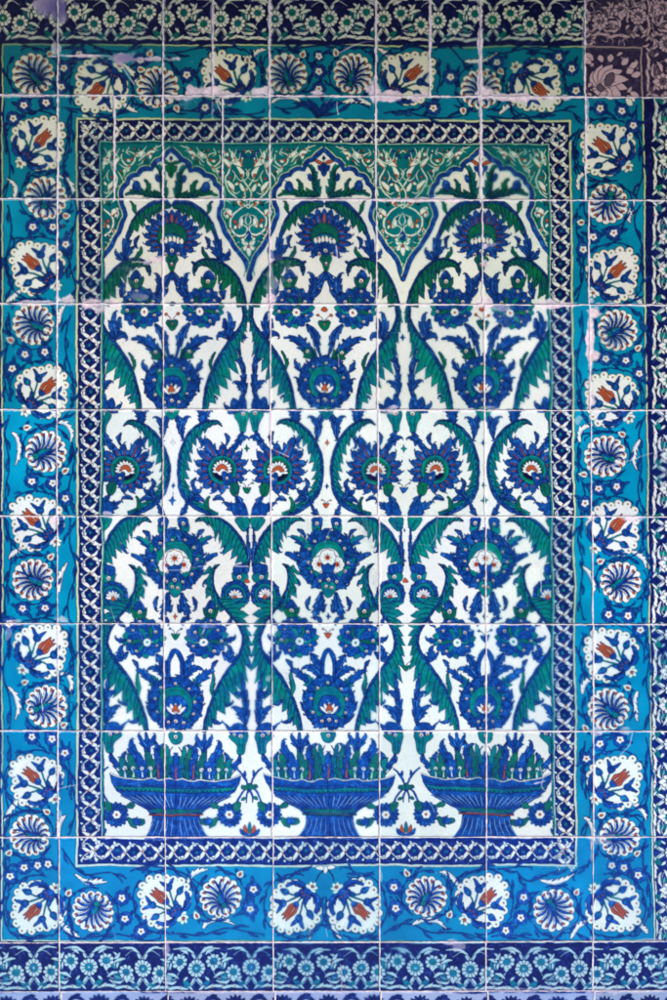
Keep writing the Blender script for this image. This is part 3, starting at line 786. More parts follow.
def tulip_medallion(P):
    """Axis up = towards the tulip; the blue palmette is at the bottom."""
    pts = []
    N = 20
    key = [(0, 36.5), (18, 33), (45, 27), (68, 28.5), (90, 30.5), (112, 29), (135, 26), (158, 23), (180, 22)]
    for k in range(N):
        a = -180 + 360 * (k + .5) / N
        r = np.interp(abs(a), [q[0] for q in key], [q[1] for q in key]) * rnd.uniform(.97, 1.03)
        b = math.radians(a)
        pts.append((math.sin(b) * r, -math.cos(b) * r, a, r))
    core = [(x * .86, y * .86) for x, y, a, r in pts]
    for x, y, a, r in pts:
        if abs(a) < 138:
            disc(P, x * .9, y * .9, 3.9 + 1.25, OUT, n=14)
    for x, y, a, r in pts:
        if abs(a) < 138:
            disc(P, x * .9, y * .9, 3.9 + .75, CREAM, n=14)
    poly(P, core, WHITE, .7, GREEN)
    for x, y, a, r in pts:
        if abs(a) < 138:
            disc(P, x * .9, y * .9, 3.9, WHITE, n=14)
            disc(P, x * .93, y * .93, .95, RED, .25, GREEN, n=7)
    # stems
    for x, y in ((1, -4), (12, -7), (-12, -7), (16, 3), (-16, 3)):
        line(P, [(0, 17), (x * .35, 8), (x, y)], [1.8, 1.4, 1.1], TEAL, ol=.3)
    for sg in (1, -1):
        # horned blue buds
        Q = P.sub(sg * 12.5, -8.5, sg * 30, 1, 1)
        disc(Q, 0, 0, 4.0, COB, .5, ry=4.2)
        for h in (1, -1):
            saz(Q, [(h * 1.5, -2), (h * 4.5, -5.5), (h * 7.5, -9.5)], [1.5, 1.7, 1.2, .1], [1.5, 1.7, 1.2, .1], COB, COB, 0, 0, veins=0)
        disc(Q, 0, 0.3, 2.2, STEM, 0, n=10); disc(Q, 0, .3, .8, TEAL, n=7)
        line(Q, [(-2.6, 2.4), (0, 4), (2.6, 2.4)], .5, OUT)
        # small buds
        Q = P.sub(sg * 18.5, 3, sg * 75, 1, 1)
        poly(Q, [(0, -6.5), (2.2, -3.6), (3.4, 0), (2, 3), (0, 4), (-2, 3), (-3.4, 0), (-2.2, -3.6)], COB, .45)
        disc(Q, 0, 0, 1.7, TEAL, n=9)
        # long blue leaves hugging the edge
        saz(P, [(sg * 2, 19), (sg * 8, 21), (sg * 15, 19), (sg * 20, 14), (sg * 22.5, 8)], [1.5, 2.4, 3.0, 2.6, 1.4, .2], [1.5, 2.4, 2.8, 2.4, 1.2, .2], COB, COB, 2, 2, ol=.5, veins=2)
        line(P, [(sg * 6, 20), (sg * 13, 19), (sg * 19, 13.5)], [.7, .6, .2], OUT)
        lens(P, sg * 4, 17, sg * 9, 7, 4.6, COB, .45, bend=.1 * sg)
    # palmette lobes
    for a in (-60, -30, 0, 30, 60):
        b = math.radians(a)
        disc(P, math.sin(b) * 5.6, 18 - math.cos(b) * 5.6, 2.8, COB, .6, n=12)
    disc(P, 0, 18.5, 4.2, COB, .3)
    for x in (-3.5, 0, 3.5):
        disc(P, x, 14 + abs(x) * .4, .9, RED, .35, n=7)
    # white calyx flower outside the tip
    for a in (-100, -50, 0, 50, 100):
        b = math.radians(a)
        lens(P, 0, 24.5, math.sin(b) * 7, 25 + math.cos(b) * 7.5, 4.4, WHITE, .5, oc=GREEN)
    disc(P, 0, 25, 2.6, WHITE, n=10); disc(P, 0, 26.5, 1.5, RED, .5, n=8)
    # the tulip
    poly(P, [(0, 1.5), (4, -1), (5.6, -6), (4.6, -12), (5.2, -19), (2.4, -15.5), (1.4, -21), (-.4, -16), (-3, -20), (-4.0, -13), (-5.6, -7), (-4, -1)], RED, .55)
    for x in (-2.6, 0, 2.6):
        line(P, [(x * .5, 0), (x * 1.1, -7), (x, -14.5)], [.5, .6, .3], OUT)
    line(P, [(-1.3, -3), (-1.6, -9)], [.7, .3], CREAM)
    poly(P, [(-3.8, 0), (-1.6, -2), (0, -.4), (1.6, -2), (3.8, 0), (1.6, 3.4), (-1.6, 3.4)], COB, .4)


def pinwheel(P, R, ex, ey, wheel=1):
    """Round flower of curved petals springing from an off-centre eye."""
    m = 15
    for k in range(m):
        a = k * 2 * math.pi / m
        disc(P, (R - 1.6) * math.cos(a), (R - 1.6) * math.sin(a), 3.6 + 1.1, OUT, n=12)
    for k in range(m):
        a = k * 2 * math.pi / m
        disc(P, (R - 1.6) * math.cos(a), (R - 1.6) * math.sin(a), 3.6 + .6, CREAM, n=12)
    disc(P, 0, 0, R - .2, WHITE, 0, n=30)
    for k in range(m):
        a = k * 2 * math.pi / m
        disc(P, (R - 1.6) * math.cos(a), (R - 1.6) * math.sin(a), 3.6, WHITE, n=12)
    n = 15
    base = math.atan2(-ey, -ex)
    for k in range(n):
        off = (k - (n - 1) / 2) / n * 2 * math.pi
        a = base + off
        tx, ty = (R - .6) * math.cos(a), (R - .6) * math.sin(a)
        sg = 1 if off > 0 else -1
        d = np.array([tx - ex, ty - ey]); L = math.hypot(*d); t = d / L; nn = np.array([-t[1], t[0]])
        bow = -sg * .20 * L * (.4 + .6 * abs(off) / math.pi) * wheel
        p1 = np.array([ex, ey]) + d * .25 + nn * bow * .6
        p2 = np.array([ex, ey]) + d * .62 + nn * bow
        line(P, [(ex, ey), p1, p2, (tx, ty)], [.3, .6, 1.35, 2.0, .3], COB, ol=.5)
        o2 = nn * sg * 2.9
        line(P, [(ex, ey) + nn * sg * .6, p1 + o2 * .45, p2 + o2 * .9, (tx * .93 + o2[0], ty * .93 + o2[1])], [.4, .5, .4], OUT)
        lens(P, *(p2 * .35 + np.array([tx, ty]) * .65 + nn * sg * 1.2), tx * .97 + nn[0] * 3.2 * sg, ty * .97 + nn[1] * 3.2 * sg, 2.3, RED, .3)
    cx, cy = ex * .25 - ex * .15, ey * .25 - ey * .15
    saz(P, [(ex, ey), (ex * .3, ey * .3), (-ex * .45, -ey * .45 - 1)], [.6, 3.2, 3.4, .3], [.6, 3.2, 3.0, .3], TEAL, COB, 0, 0, ol=.45, veins=0)
    disc(P, ex, ey, 2.9, TEAL, .5, n=12); disc(P, ex, ey, 1.2, GREEN, n=8)


def rosette(P, x, y, r=7.6, sprigs=(0,), red=True):
    Q = P.sub(x, y)
    for a in sprigs:
        b = math.radians(a)
        lens(Q, math.cos(b) * 5, math.sin(b) * 5, math.cos(b) * 13.5, math.sin(b) * 13.5, 3.4, STEM, .35, oc=OUT)
    for k in range(10):
        a = math.radians(k * 36 + 5)
        disc(Q, (r - 1.8) * math.cos(a), (r - 1.8) * math.sin(a), 2.4, OUT, n=9)
    for k in range(10):
        a = math.radians(k * 36 + 5)
        disc(Q, (r - 1.9) * math.cos(a), (r - 1.9) * math.sin(a), 2.0, COB, n=9)
    disc(Q, 0, 0, r - 2, COB, n=14)
    for k in range(5):
        a = math.radians(k * 72 + 40)
        line(Q, [(math.cos(a) * 3, math.sin(a) * 3), (math.cos(a) * (r - .8), math.sin(a) * (r - .8))], .45, OUT)
    bloom(Q, 0, 0, 3.7, 5, RED, rot=.3, ol=.3)


def wleaf(P, pts, w=3.4):
    """White serrated leaf with a dark green outline."""
    ww = [w * .4, w * .9, w, w * .7, .15]
    saz(P, pts, ww, [w * .25] * 4 + [.1], WHITE, WHITE, 6, 0, ol=.55, veins=0)
    line(P, spl(pts)[4:-6], [.6, .5, .3], LBLUE, raw=True)


def wbud(P, x, y, a=0, r=1.0):
    Q = P.sub(x, y, a, r)
    lens(Q, -3, 2, -7.5, -3, 3.4, STEM, .3); lens(Q, 3, 2, 7.5, -3, 3.4, STEM, .3); lens(Q, 0, 3, 0, 10, 3, STEM, .3)
    poly(Q, [(0, -5), (2.4, -2), (3.8, 1), (2, 4), (-2, 4), (-3.8, 1), (-2.4, -2)], WHITE, .5, GREEN)
    poly(Q, [(0, -2), (1.5, 1), (0, 3.4), (-1.5, 1)], RED, .25)


def twig(P, c, w=1.2, n=4, ll=11, spread=.45):
    """Dark blue stem with long slender leaves streaming off it."""
    d, nn = normals(c)
    line(P, c, [w * .8, w * .9, w * .45], STEM, raw=True, ol=.32)
    for k in range(n):
        i = int((k + .4 + rnd.uniform(-.15, .15)) / n * (len(c) - 1)); sg = 1 if k % 2 else -1
        l2 = ll * rnd.uniform(.8, 1.35)
        m = c[i] + d[i] * l2 * .5 + nn[i] * sg * l2 * spread * .55
        e = c[i] + d[i] * l2 + nn[i] * sg * l2 * spread * .6
        saz(P, [c[i], m, e], [.3, 1.1, .9, .1], [.3, 1.0, .8, .1], STEM, STEM, 0, 0, ol=.34, veins=0)
    curl(P, c, 3, 1.2, STEM)


def vine(P, pts, w=1.3, leaves=(), ll=9):
    c = spl(pts, k=10)
    L = np.hypot(*(c[-1] - c[0]))
    d0, n0 = normals(c)
    ph = rnd.choice((1, -1))
    c = c + n0 * (np.sin(np.linspace(0, math.pi * max(2, round(L / 38)), len(c))) * 3.0 * ph)[:, None]
    twig(P, c, 1.3, max(3, int(L / 17)), 12)


def hug(P, cx, cy, R, a0, a1, w=1.2):
    a = np.radians(np.linspace(a0, a1, 16))
    rr = np.linspace(R, R + 2.5, 16)
    twig(P, np.stack([cx + rr * np.cos(a), cy + rr * np.sin(a)], 1), w, 3, 9, .5)


def band_motifs(P, L, x0, pal=(TEAL, WHITE)):
    """White rosettes with teal eyes and split leaves on navy: P has y=0 on the large rosettes' line."""
    te, wh = pal
    k = int(-x0 / 54.5) - 1
    while x0 + k * 54.5 < L + 60:
        x = x0 + k * 54.5
        up = k % 2 == 0
        sy = -6.5 if up else 4.5
        # teal leaves behind
        for sg in (1, -1):
            lens(P, x + sg * 27, 2, x + sg * 21, -10, 4.6, te, .4, bend=.1)
            lens(P, x + sg * 25, 6, x + sg * 30, 15, 4, te, .35, bend=.1)
            lens(P, x + sg * 3, 17, x + sg * 14, 11, 5, te, .4, bend=-.15 * sg)
            lens(P, x + sg * 4, 17, x + sg * 20, 18, 3.6, te, .3, bend=-.1 * sg)
            # stems
            line(P, [(x, 10), (x + sg * 4, 16), (x + sg * 12, 20), (x + sg * 24, 19)], [.6, .8, .5], wh)
            line(P, [(x + sg * 16, sy + 7), (x + sg * 22, 11), (x + sg * 30, 9)], [.6, .6, .4], wh)
            # white split leaves low and high
            saz(P, [(x + sg * 8, 20.5), (x + sg * 17, 18.5), (x + sg * 25, 19.5), (x + sg * 30, 20.5)], [.5, 2.2, 1.6, 2, .2], [.5, 1, 1, .8, .2], wh, wh, 3 if sg > 0 else 0, 0 if sg > 0 else 3, ol=.45, veins=0)
            disc(P, x + sg * 16, 19.2, .8, RED, n=6)
            lens(P, x + sg * 18, 10 if up else -9, x + sg * 30, 5 if up else -4, 3.2, wh, .4, bend=.12 * sg)
            lens(P, x + sg * 9, -14 if up else 15, x + sg * 19, -19 if up else 11, 3.2, wh, .4, bend=.12 * sg)
            saz(P, [(x + sg * 3, -15), (x + sg * 12, -20), (x + sg * 24, -19)], [.5, 1.8, 1.2, .2], [.5, 1.2, .8, .2], wh, wh, 3, 0, ol=.4, veins=0)
            saz(P, [(x + sg * 20, 12.5), (x + sg * 25, 15), (x + sg * 31, 13.5)], [.4, 1.8, .2], [.4, 1.4, .2], wh, wh, 2, 0, ol=.35, veins=0)
            lens(P, x + sg * 24, -15, x + sg * 30, -8, 2.8, wh, .35, bend=.1); lens(P, x + sg * 26.5, 1, x + sg * 25.5, -6, 2.4, wh, .35)
            lens(P, x + sg * 9, 8.5, x + sg * 13, 12.5, 2.6, wh, .35); lens(P, x + sg * 3, 22, x + sg * 8, 17, 2.4, wh, .3)
            line(P, [(x, -9), (x + sg * 3, -14), (x + sg * 10, -17), (x + sg * 18, -12)], [.6, .8, .5], wh)
            lens(P, x + sg * 1.5, 9, x + sg * 6, 16, 2.6, wh, .35)
            lens(P, x + sg * 2, -9, x + sg * 5, -15, 2.4, wh, .35)
            for q, r, yy in ((17.2, 7.6, sy),):
                Q = P.sub(x + sg * q, yy)
                for j in range(9):
                    a = math.radians(j * 40 + 20)
                    disc(Q, (r - 1.6) * math.cos(a), (r - 1.6) * math.sin(a), 2.3, OUT, n=9)
                tip = 10.5 if not up else -9
                lens(Q, 0, 0, 0, tip if not up else 10, 6, wh, .4)
                for j in range(9):
                    a = math.radians(j * 40 + 20)
                    disc(Q, (r - 1.7) * math.cos(a), (r - 1.7) * math.sin(a), 1.85, wh, n=9)
                disc(Q, 0, 0, r - 1.6, wh, n=12)
                for j in range(9):
                    a = math.radians(j * 40)
                    line(Q, [(3.4 * math.cos(a), 3.4 * math.sin(a)), (6.4 * math.cos(a), 6.4 * math.sin(a))], .45, OUT)
                disc(Q, 0, 0, 3.4, te, .4, n=10); disc(Q, 0, .3, 1.1, GREEN if te == TEAL else OUT, n=7)
        Q = P.sub(x, 0)
        for j in range(12):
            a = math.radians(j * 30)
            disc(Q, 6.8 * math.cos(a), 6.8 * math.sin(a), 2.5, OUT, n=9)
        for j in range(12):
            a = math.radians(j * 30)
            disc(Q, 6.7 * math.cos(a), 6.7 * math.sin(a), 2.0, wh, n=9)
        disc(Q, 0, 0, 6.4, wh, n=16)
        for j in range(12):
            a = math.radians(j * 30 + 15)
            line(Q, [(3.8 * math.cos(a), 3.8 * math.sin(a)), (7.4 * math.cos(a), 7.4 * math.sin(a))], .5, OUT)
        disc(Q, 0, 0, 3.9, te, .4, n=14); disc(Q, 0, 0, 1.2, CREAM, .5, GREEN, n=8)
        k += 1
# ---------------------------------------------------------------- where everything stands on the wall
YB = [(-12, -12), (95, 97.5), (198.5, 200.5), (303.5, 305), (409.5, 410.5), (516, 516.7), (623.5, 624.5),
      (731, 731.6), (837.6, 837.2), (943, 941.5), (992, 991), (1044, 1044)]
XB = [
    [-48, 57.5, 163, 212.5, 269.5, 375.8, 430, 480.8, 585.2, 694],
    [-48, 57.5, 114.2, 163, 222.5, 269.5, 375.8, 481, 586, 694],
    [-48, 57, 163, 269.6, 376.6, 482.6, 588.8, 694],
    [-48, 57, 163.3, 270.2, 377.6, 484.6, 590.2, 695],
    [-48, 56.6, 162.8, 270.7, 378.3, 485, 591.4, 696],
    [-48, 57, 164, 271.6, 379.3, 486, 592.6, 697],
    [-48, 57.8, 164, 272, 379.4, 486.4, 593.6, 698],
    [-48, 58, 164.6, 272.5, 379.5, 486.5, 593.8, 698],
    [-48, 58.8, 165.4, 273, 379.6, 486.3, 593.2, 698],
    [-48, 59, 165.5, 273, 379.6, 486, 593, 698],
    [-48, 61, 168, 275, 381, 488, 595, 698],
]


def compose():
    D = Pen()
    rect = lambda x0, y0, x1, y1, c: fill([(x0, y0), (x1, y0), (x1, y1), (x0, y1)], c)
    # ---------------- niche
    rect(90, 130, 565, 850, WHITE)
    axes = [lambda v: 171.3 + (v - 240) * .0085, lambda v: 324.6 + (v - 240) * .0085, lambda v: 481.6 + (v - 240) * .0085]
    MASK[0] = make_mask([(100, 140), (549, 143), (551, 400), (553, 600), (555, 839), (100, 839)])
    for j, ax in enumerate(axes):
        P = UnitPen(ax, 1)
        for f in (-1, 1):
            Q = UnitPen(ax, f); Q.red = j != 1
            sprigs(Q)
            half_unit(Q)
        centre_things(P, j)
        # whole-width pieces of the basin come from both halves
    for m, (bx, c) in enumerate(((95.5, GREEN), (249.5, COB), (406, GREEN), (560, COB))):
        for f in (-1, 1):
            between(UnitPen(lambda v, b=bx: b + 0 * v, f))
        B = UnitPen(lambda v, b=bx: b - (750 - v) * .0085 * (0 if b < 100 else 1), 1)
        diamond(B, 0, 337, 2.8, COB); diamond(B, 0, 448, 3.2, (TEAL, GREEN, TEAL, TEAL)[m])
        bud3(B, 0, 488, 4.0, (GREEN, GREEN, COB, GREEN)[m])
        poly(B, [(-2.6, 583), (0, 579), (2.6, 583)], RED, .3); diamond(B, 0, 530, 1.4, COB); diamond(B, 0, 561, 1.3, COB)
        if m != 2:
            diamond(B, 0, 665, 3.2, COB)
        else:
            bud3(B, 0, 667, 4, GREEN)
    # ---------------- spandrels
    def arch_x(axf, f):
        cusps = [(0, 149.5), (10.5, 159.5), (20, 169.5), (34, 174.5), (44.5, 183.5), (50.3, 198), (48.0, 209)]
        bul = [.4, 2.6, 3.2, 3.0, 2.6, 1.2]
        out = []
        for (a, b, c, d), g in zip([(cusps[i] + cusps[i + 1]) for i in range(len(cusps) - 1)], bul):
            L = math.hypot(c - a, d - b); nx, ny = (d - b) / L, -(c - a) / L
            for k in range(10):
                t = k / 10
                q = 4 * t * (1 - t)
                out.append((a + (c - a) * t + nx * g * q, b + (d - b) * t + ny * g * q))
        low = spl([(48.0, 209), (47, 216), (50, 222.5), (53, 231), (58, 239), (62, 246), (67, 252), (72, 259), (75, 268), (77.6, 277)], k=6)
        out += [tuple(q) for q in low]
        return UnitPen(axf, f).T(out)
    bounds = []
    for ax in axes:
        bounds.append((arch_x(ax, -1), arch_x(ax, 1)))
    regions = []
    def reg(left, right):            # left = right-hand boundary of the unit to the left (apex -> tip), or None
        pts = []
        if left is None:
            pts = [(100, 138)] + list(map(tuple, right)) + [(100, 300)]
        elif right is None:
            pts = [tuple(q) for q in left] + [(560, 300), (560, 138)]
        else:
            pts = [tuple(q) for q in left] + [tuple(q) for q in right[::-1]]
        # close along the top frame
        return pts
    regions.append([(96, 130)] + [tuple(q) for q in bounds[0][0]] + [(96, 300)])
    regions.append([tuple(q) for q in bounds[0][1]] + [tuple(q) for q in bounds[1][0][::-1]] + [(324, 130), (171, 130)])
    regions.append([tuple(q) for q in bounds[1][1]] + [tuple(q) for q in bounds[2][0][::-1]] + [(481, 130), (324, 130)])
    regions.append([tuple(q) for q in bounds[2][1]] + [(566, 300), (566, 130)])
    regions[0] = [(171, 130), (96, 130), (96, 300)] + [tuple(q) for q in bounds[0][0][::-1]]
    regions[3] = [(481, 130)] + [tuple(q) for q in bounds[2][1]] + [(566, 300), (566, 130)]
    m0 = MASK[0]
    for i, (R, axx) in enumerate(zip(regions, (93.8, 247.6, 403, 559))):
        MASK[0] = make_mask(R) & m0
        fill(R, SPAN)
        B = UnitPen(lambda v, b=axx: b + 0 * v, 1)
        for f in (1, -1):
            spandrel(UnitPen(lambda v, b=axx: b + 0 * v, f))
        MASK[0] = m0
    for L, R in bounds:
        for c in (L, R):
            line(D, c, 4.6, OUT, raw=True); line(D, c, 3.8, COB, raw=True)
            sg = -1 if c is L else 1
            d, n = normals(c)
            n = n if sg > 0 else -n
            line(D, c + n * 2.6, 1.0, CREAM, raw=True)
            line(D, c + n * 4.6, .7, GREEN, raw=True)
            line(D, c - n * 2.3, .6, STEM, raw=True)
            lens(D, c[-1][0], c[-1][1] - 3, c[-1][0], c[-1][1] + 4, 4, COB)
    MASK[0] = None
    # ---------------- frames
    Lx = lambda y: 77.2
    TL, TR, BR_, BL = (77.2, 119.2), (570, 121.2), (576.2, 865), (78, 865)
    fr_in = [(102.5, 143.5), (547.3, 146.2), (552.6, 838.2), (103.5, 838.2)]

    def ring(outer, inner, c):
        o, q = np.array(outer, float), np.array(inner, float)
        for i in range(4):
            j = (i + 1) % 4
            fill([o[i], o[j], q[j], q[i]], c)

    def grow(q, l, t, r, b):
        return [(q[0][0] - l, q[0][1] - t), (q[1][0] + r, q[1][1] - t), (q[2][0] + r, q[2][1] + b), (q[3][0] - l, q[3][1] + b)]
    out_t = [(1.8, 44.0), (642.3, 47.0), (654.2, 941.5), (2.2, 942)]
    ring(grow(out_t, 60, 60, 60, 110), out_t, NAVY)
    ring(out_t, fr_in, TURQ)
    outer_g = [TL, TR, BR_, BL]
    ring(outer_g, fr_in, NAVY)
    ring(grow(fr_in, 2.6, 2.4, 2.6, .3), fr_in, CREAM)
    ring(grow(fr_in, 1.7, 1.6, 1.7, 0), fr_in, TEAL)
    ring(grow(fr_in, -.1, -.1, -.1, 0), grow(fr_in, -.7, -.6, -.7, 0), OUT)
    # guilloche: four straight runs
    def run(a, b, phase=0):
        (x0, y0), (x1, y1) = a, b
        L = math.hypot(x1 - x0, y1 - y0)
        guilloche(Pen(x0, y0, math.degrees(math.atan2(y1 - y0, x1 - x0))), L, phase=phase)
    yT = 131.2
    run((89.3, 122), (90.3, 838 + 24), 3)
    run((81, yT), (562, yT + 2.6), 9)
    run((84, 851.5), (572, 851.3), 5)
    run((559.2, 126), (565.4, 862), 11)
    for k, (q, w) in enumerate(((outer_g, 0),)):
        ring(grow(q, 1.5, 1.4, 1.5, 1.4), grow(q, -.6, -.6, -.6, -.6), CREAM)
        ring(grow(q, 2.2, 2.0, 2.2, 2.0), grow(q, 1.5, 1.4, 1.5, 1.4), GREEN)
        ring(grow(q, -.6, -.6, -.6, -.6), grow(q, -1.3, -1.3, -1.3, -1.3), OUT)
    # ---------------- outer band
    MASK[0] = make_mask([(-60, -20), (720, -20), (720, 44.5), (585, 47), (-60, 43.6)])
    band_motifs(Pen(329.5 - 109 * 3.5 - .5, 18.2, .15), 760, 0)
    MASK[0] = make_mask([(584, -20), (720, -20), (720, 99), (584, 99)]) & ~make_mask([(-60, 46), (642.3, 47), (643, 110), (-60, 110)])
    fill([(584, -20), (720, -20), (720, 99), (584, 99)], STEM)
    band_motifs(Pen(638, 16, 0), 60, 0, (GRAY, WHITE)); band_motifs(Pen(668, 44, 90), 60, 0, (GRAY, WHITE))
    for k in range(60):
        x, y = rnd.uniform(586, 668), rnd.uniform(0, 44)
        a = rnd.uniform(0, 6.28); L = rnd.uniform(5, 9)
        if k % 2:
            lens(D, x, y, x + L * math.cos(a), y + L * math.sin(a), 2.6, WHITE, .45, bend=.15)
        else:
            line(D, [(x, y), (x + L * math.cos(a), y + L * math.sin(a)), (x + L * math.cos(a + .6) * 1.3, y + L * math.sin(a + .6) * 1.3)], [.6, .8, .3], WHITE)
    MASK[0] = make_mask([(-60, 943.5), (720, 942.5), (720, 1000), (-60, 1000)])
    band_motifs(Pen(306 - 109 * 3.5 + 54.5, 968, 0), 780, 0)
    MASK[0] = make_mask([(642, 98), (720, 98), (720, 941), (655, 941)])
    band_motifs(Pen(674, 90, 90), 860, 0)
    MASK[0] = make_mask([(-60, 43.6), (1.8, 43.6), (2.2, 942), (-60, 942)])
    band_motifs(Pen(-24, 80, 90), 870, 0)
    MASK[0] = None
    ring(grow(out_t, .6, .6, .6, .6), grow(out_t, -.9, -.9, -.9, -.9), CREAM)
    ring(grow(out_t, 1.3, 1.1, 1.5, 1.5), grow(out_t, .6, .6, .6, .6), OUT)
    ring(grow(out_t, -.9, -.9, -.9, -.9), grow(out_t, -1.9, -1.7, -1.9, -1.7), GREEN)
    # lowest course: pale lavender with blue scallops
    rect(-60, 992, 720, 1046, LAV)
    for k in range(17):
        x = -40 + k * 46
        for a in (-70, -45, -22, 0, 22, 45, 70):
            b = math.radians(a)
            lens(D, x, 1008, x + math.sin(b) * 13, 1008 - math.cos(b) * 13, 4.6, NAVY, .4)
        saz(D, [(x + 14, 1003), (x + 23, 997.5), (x + 32, 1003)], [1, 3, .2], [1, 2, .2], NAVY, NAVY, 3, 0, veins=0)
        disc(D, x + 23, 1020, 9, NAVY, .5)
    turquoise_band(D)


def spandrel(P):
    """White scrolls of one spandrel, right half (p from its middle line)."""
    def rib(pts, w=1.5):
        line(P, pts, [w * .7, w, w, w * .5] if np.ndim(w) == 0 else w, WHITE, ol=.5, oc=GREEN)

    def half_leaf(x0, y0, x1, y1, bend, w=5):
        lens(P, x0, y0, x1, y1, w, WHITE, .55, bend=bend, oc=GREEN, pos=.35)
        line(P, [(x0, y0), ((x0 + x1) / 2 + bend * 8, (y0 + y1) / 2)], [1.6, .3], RED)

    def dot(x, y, r=1.6):
        disc(P, x, y, r * .72, RED, .4, n=9)
    rib([(0, 150), (5, 155), (8, 165), (6.5, 176), (1, 186), (-3, 193), (-1, 204)])
    rib([(20, 148), (17, 158), (19, 170), (23, 180), (19, 191), (12, 198), (4, 204)])
    half_leaf(6, 166, 17, 150, -.18, 6); half_leaf(5, 178, 12, 166, .15, 4.5)
    half_leaf(14, 192, 22, 181, .12, 4.5); half_leaf(2, 192, 8, 183, -.1, 4); half_leaf(19, 168, 27, 158, .15, 4.5)
    dot(8.6, 160, 2.2); dot(6.4, 175, 1.8); dot(18, 178, 1.8); dot(20, 158, 1.5)
    lens(P, 11, 186, 15, 172, 4, TEAL, .4, bend=.1); lens(P, 2, 158, 11, 150, 3.6, COB, .4); lens(P, 26, 186, 33, 178, 4, GREEN, .4)
    # shoulders
    rib([(30, 150), (28, 160), (34, 166), (40, 162), (40, 155), (34, 152)])
    half_leaf(36, 166, 26, 174, .1, 4); dot(37, 160, 2.4); half_leaf(40, 157, 50, 150, -.16, 5)
    rib([(44, 162), (50, 156), (58, 150), (68, 146)]); half_leaf(52, 157, 61, 152, .14, 4); dot(57, 150, 1.3)
    half_leaf(27, 184, 23, 196, .15, 4.5); rib([(24, 172), (28, 180), (29, 190), (27, 199)], 1.2); dot(27, 188, 1.8)
    # pendant
    rib([(0, 204), (6, 207), (13, 212), (18, 219), (17, 229), (10, 235), (3, 234), (1, 228), (5, 224)], 1.8)
    rib([(0, 208), (-5, 203)], 1.4)
    half_leaf(17, 216, 25, 208, .15, 5); half_leaf(5, 206, 12, 201, .1, 4.5); dot(7, 203, 2.2); dot(13.5, 221, 2.4)
    half_leaf(10, 228, 8, 216, .16, 5); half_leaf(18, 228, 21, 238, .1, 4)
    lens(P, 22, 216, 26, 228, 3.4, GREEN, .4); lens(P, 12, 241, 19, 234, 3.4, TEAL, .4)
    lens(P, 0, 231, 0, 240, 5, COB, .4)
    for x1, y1 in ((7, 241), (6, 250), (0, 256)):
        lens(P, 0, 245, x1, y1, 4.4, WHITE, .5, oc=GREEN)
    dot(0, 246, 1.6)
    half_leaf(9, 246, 13, 254, .1, 3)
    lens(P, 0, 262, 0, 270, 3.4, WHITE, .4, oc=GREEN)
    # fine secondary scrolls
    for pts in (((12, 148), (15, 156), (13, 163)), ((26, 148), (24, 155), (28, 160)), ((0, 176), (4, 181), (9, 180), (12, 175)), ((28, 190), (24, 187), (20, 190)), ((2, 214), (7, 217), (9, 223), (6, 227)),
                ((20, 208), (24, 213), (22, 219)), ((18, 238), (14, 243), (9, 241)), ((46, 150), (42, 153), (45, 158)), ((62, 146), (60, 150), (64, 152)), ((0, 234), (4, 238), (3, 243)), ((33, 170), (30, 176), (32, 182)), ((35, 148), (33, 153), (36, 156))):
        line(P, pts, [.5, 1.1, .3], WHITE, ol=.35, oc=GREEN)
    for pts in (((8, 152), (10, 159), (17, 163), (22, 159)), ((3, 168), (-1, 173), (2, 180)), ((16, 170), (13, 176), (15, 183)), ((25, 164), (31, 168), (36, 170)), ((8, 192), (13, 194), (17, 190)), ((0, 212), (3, 220), (0, 226)),
                ((25, 202), (21, 200), (17, 203)), ((12, 232), (16, 236), (21, 232)), ((5, 246), (9, 250), (8, 256)), ((52, 147), (49, 152), (52, 156)), ((43, 166), (47, 164), (49, 160)), ((28, 176), (33, 180), (38, 178))):
        line(P, pts, [.4, .9, 1.2, .2], WHITE, ol=.3, oc=GREEN)
    for x, y, a in ((14, 158, .6), (23, 152, -.5), (9, 183, 1), (27, 171, .3), (4, 196, 0), (12, 202, .8), (22, 213, -.3), (12, 224, .5), (7, 237, -.6), (15, 237, .4), (40, 150, .9), (50, 160, .4), (56, 155, -.2), (4, 150, .3), (32, 160, 1.2), (30, 196, -.4)):
        lens(P, x, y, x + 5 * math.sin(a), y + 5 * math.cos(a), 2.8, (WHITE, WHITE, GREEN, WHITE)[int(x + y) % 4], .4, oc=GREEN if int(x + y) % 4 != 2 else OUT)
        disc(P, x, y, 1.0, RED, .25, n=7)
    for x, y in ((29, 153), (15, 205), (24, 198), (4, 218), (16, 243), (46, 150), (8, 258)):
        disc(P, x, y, 1.0, OUT, n=7)


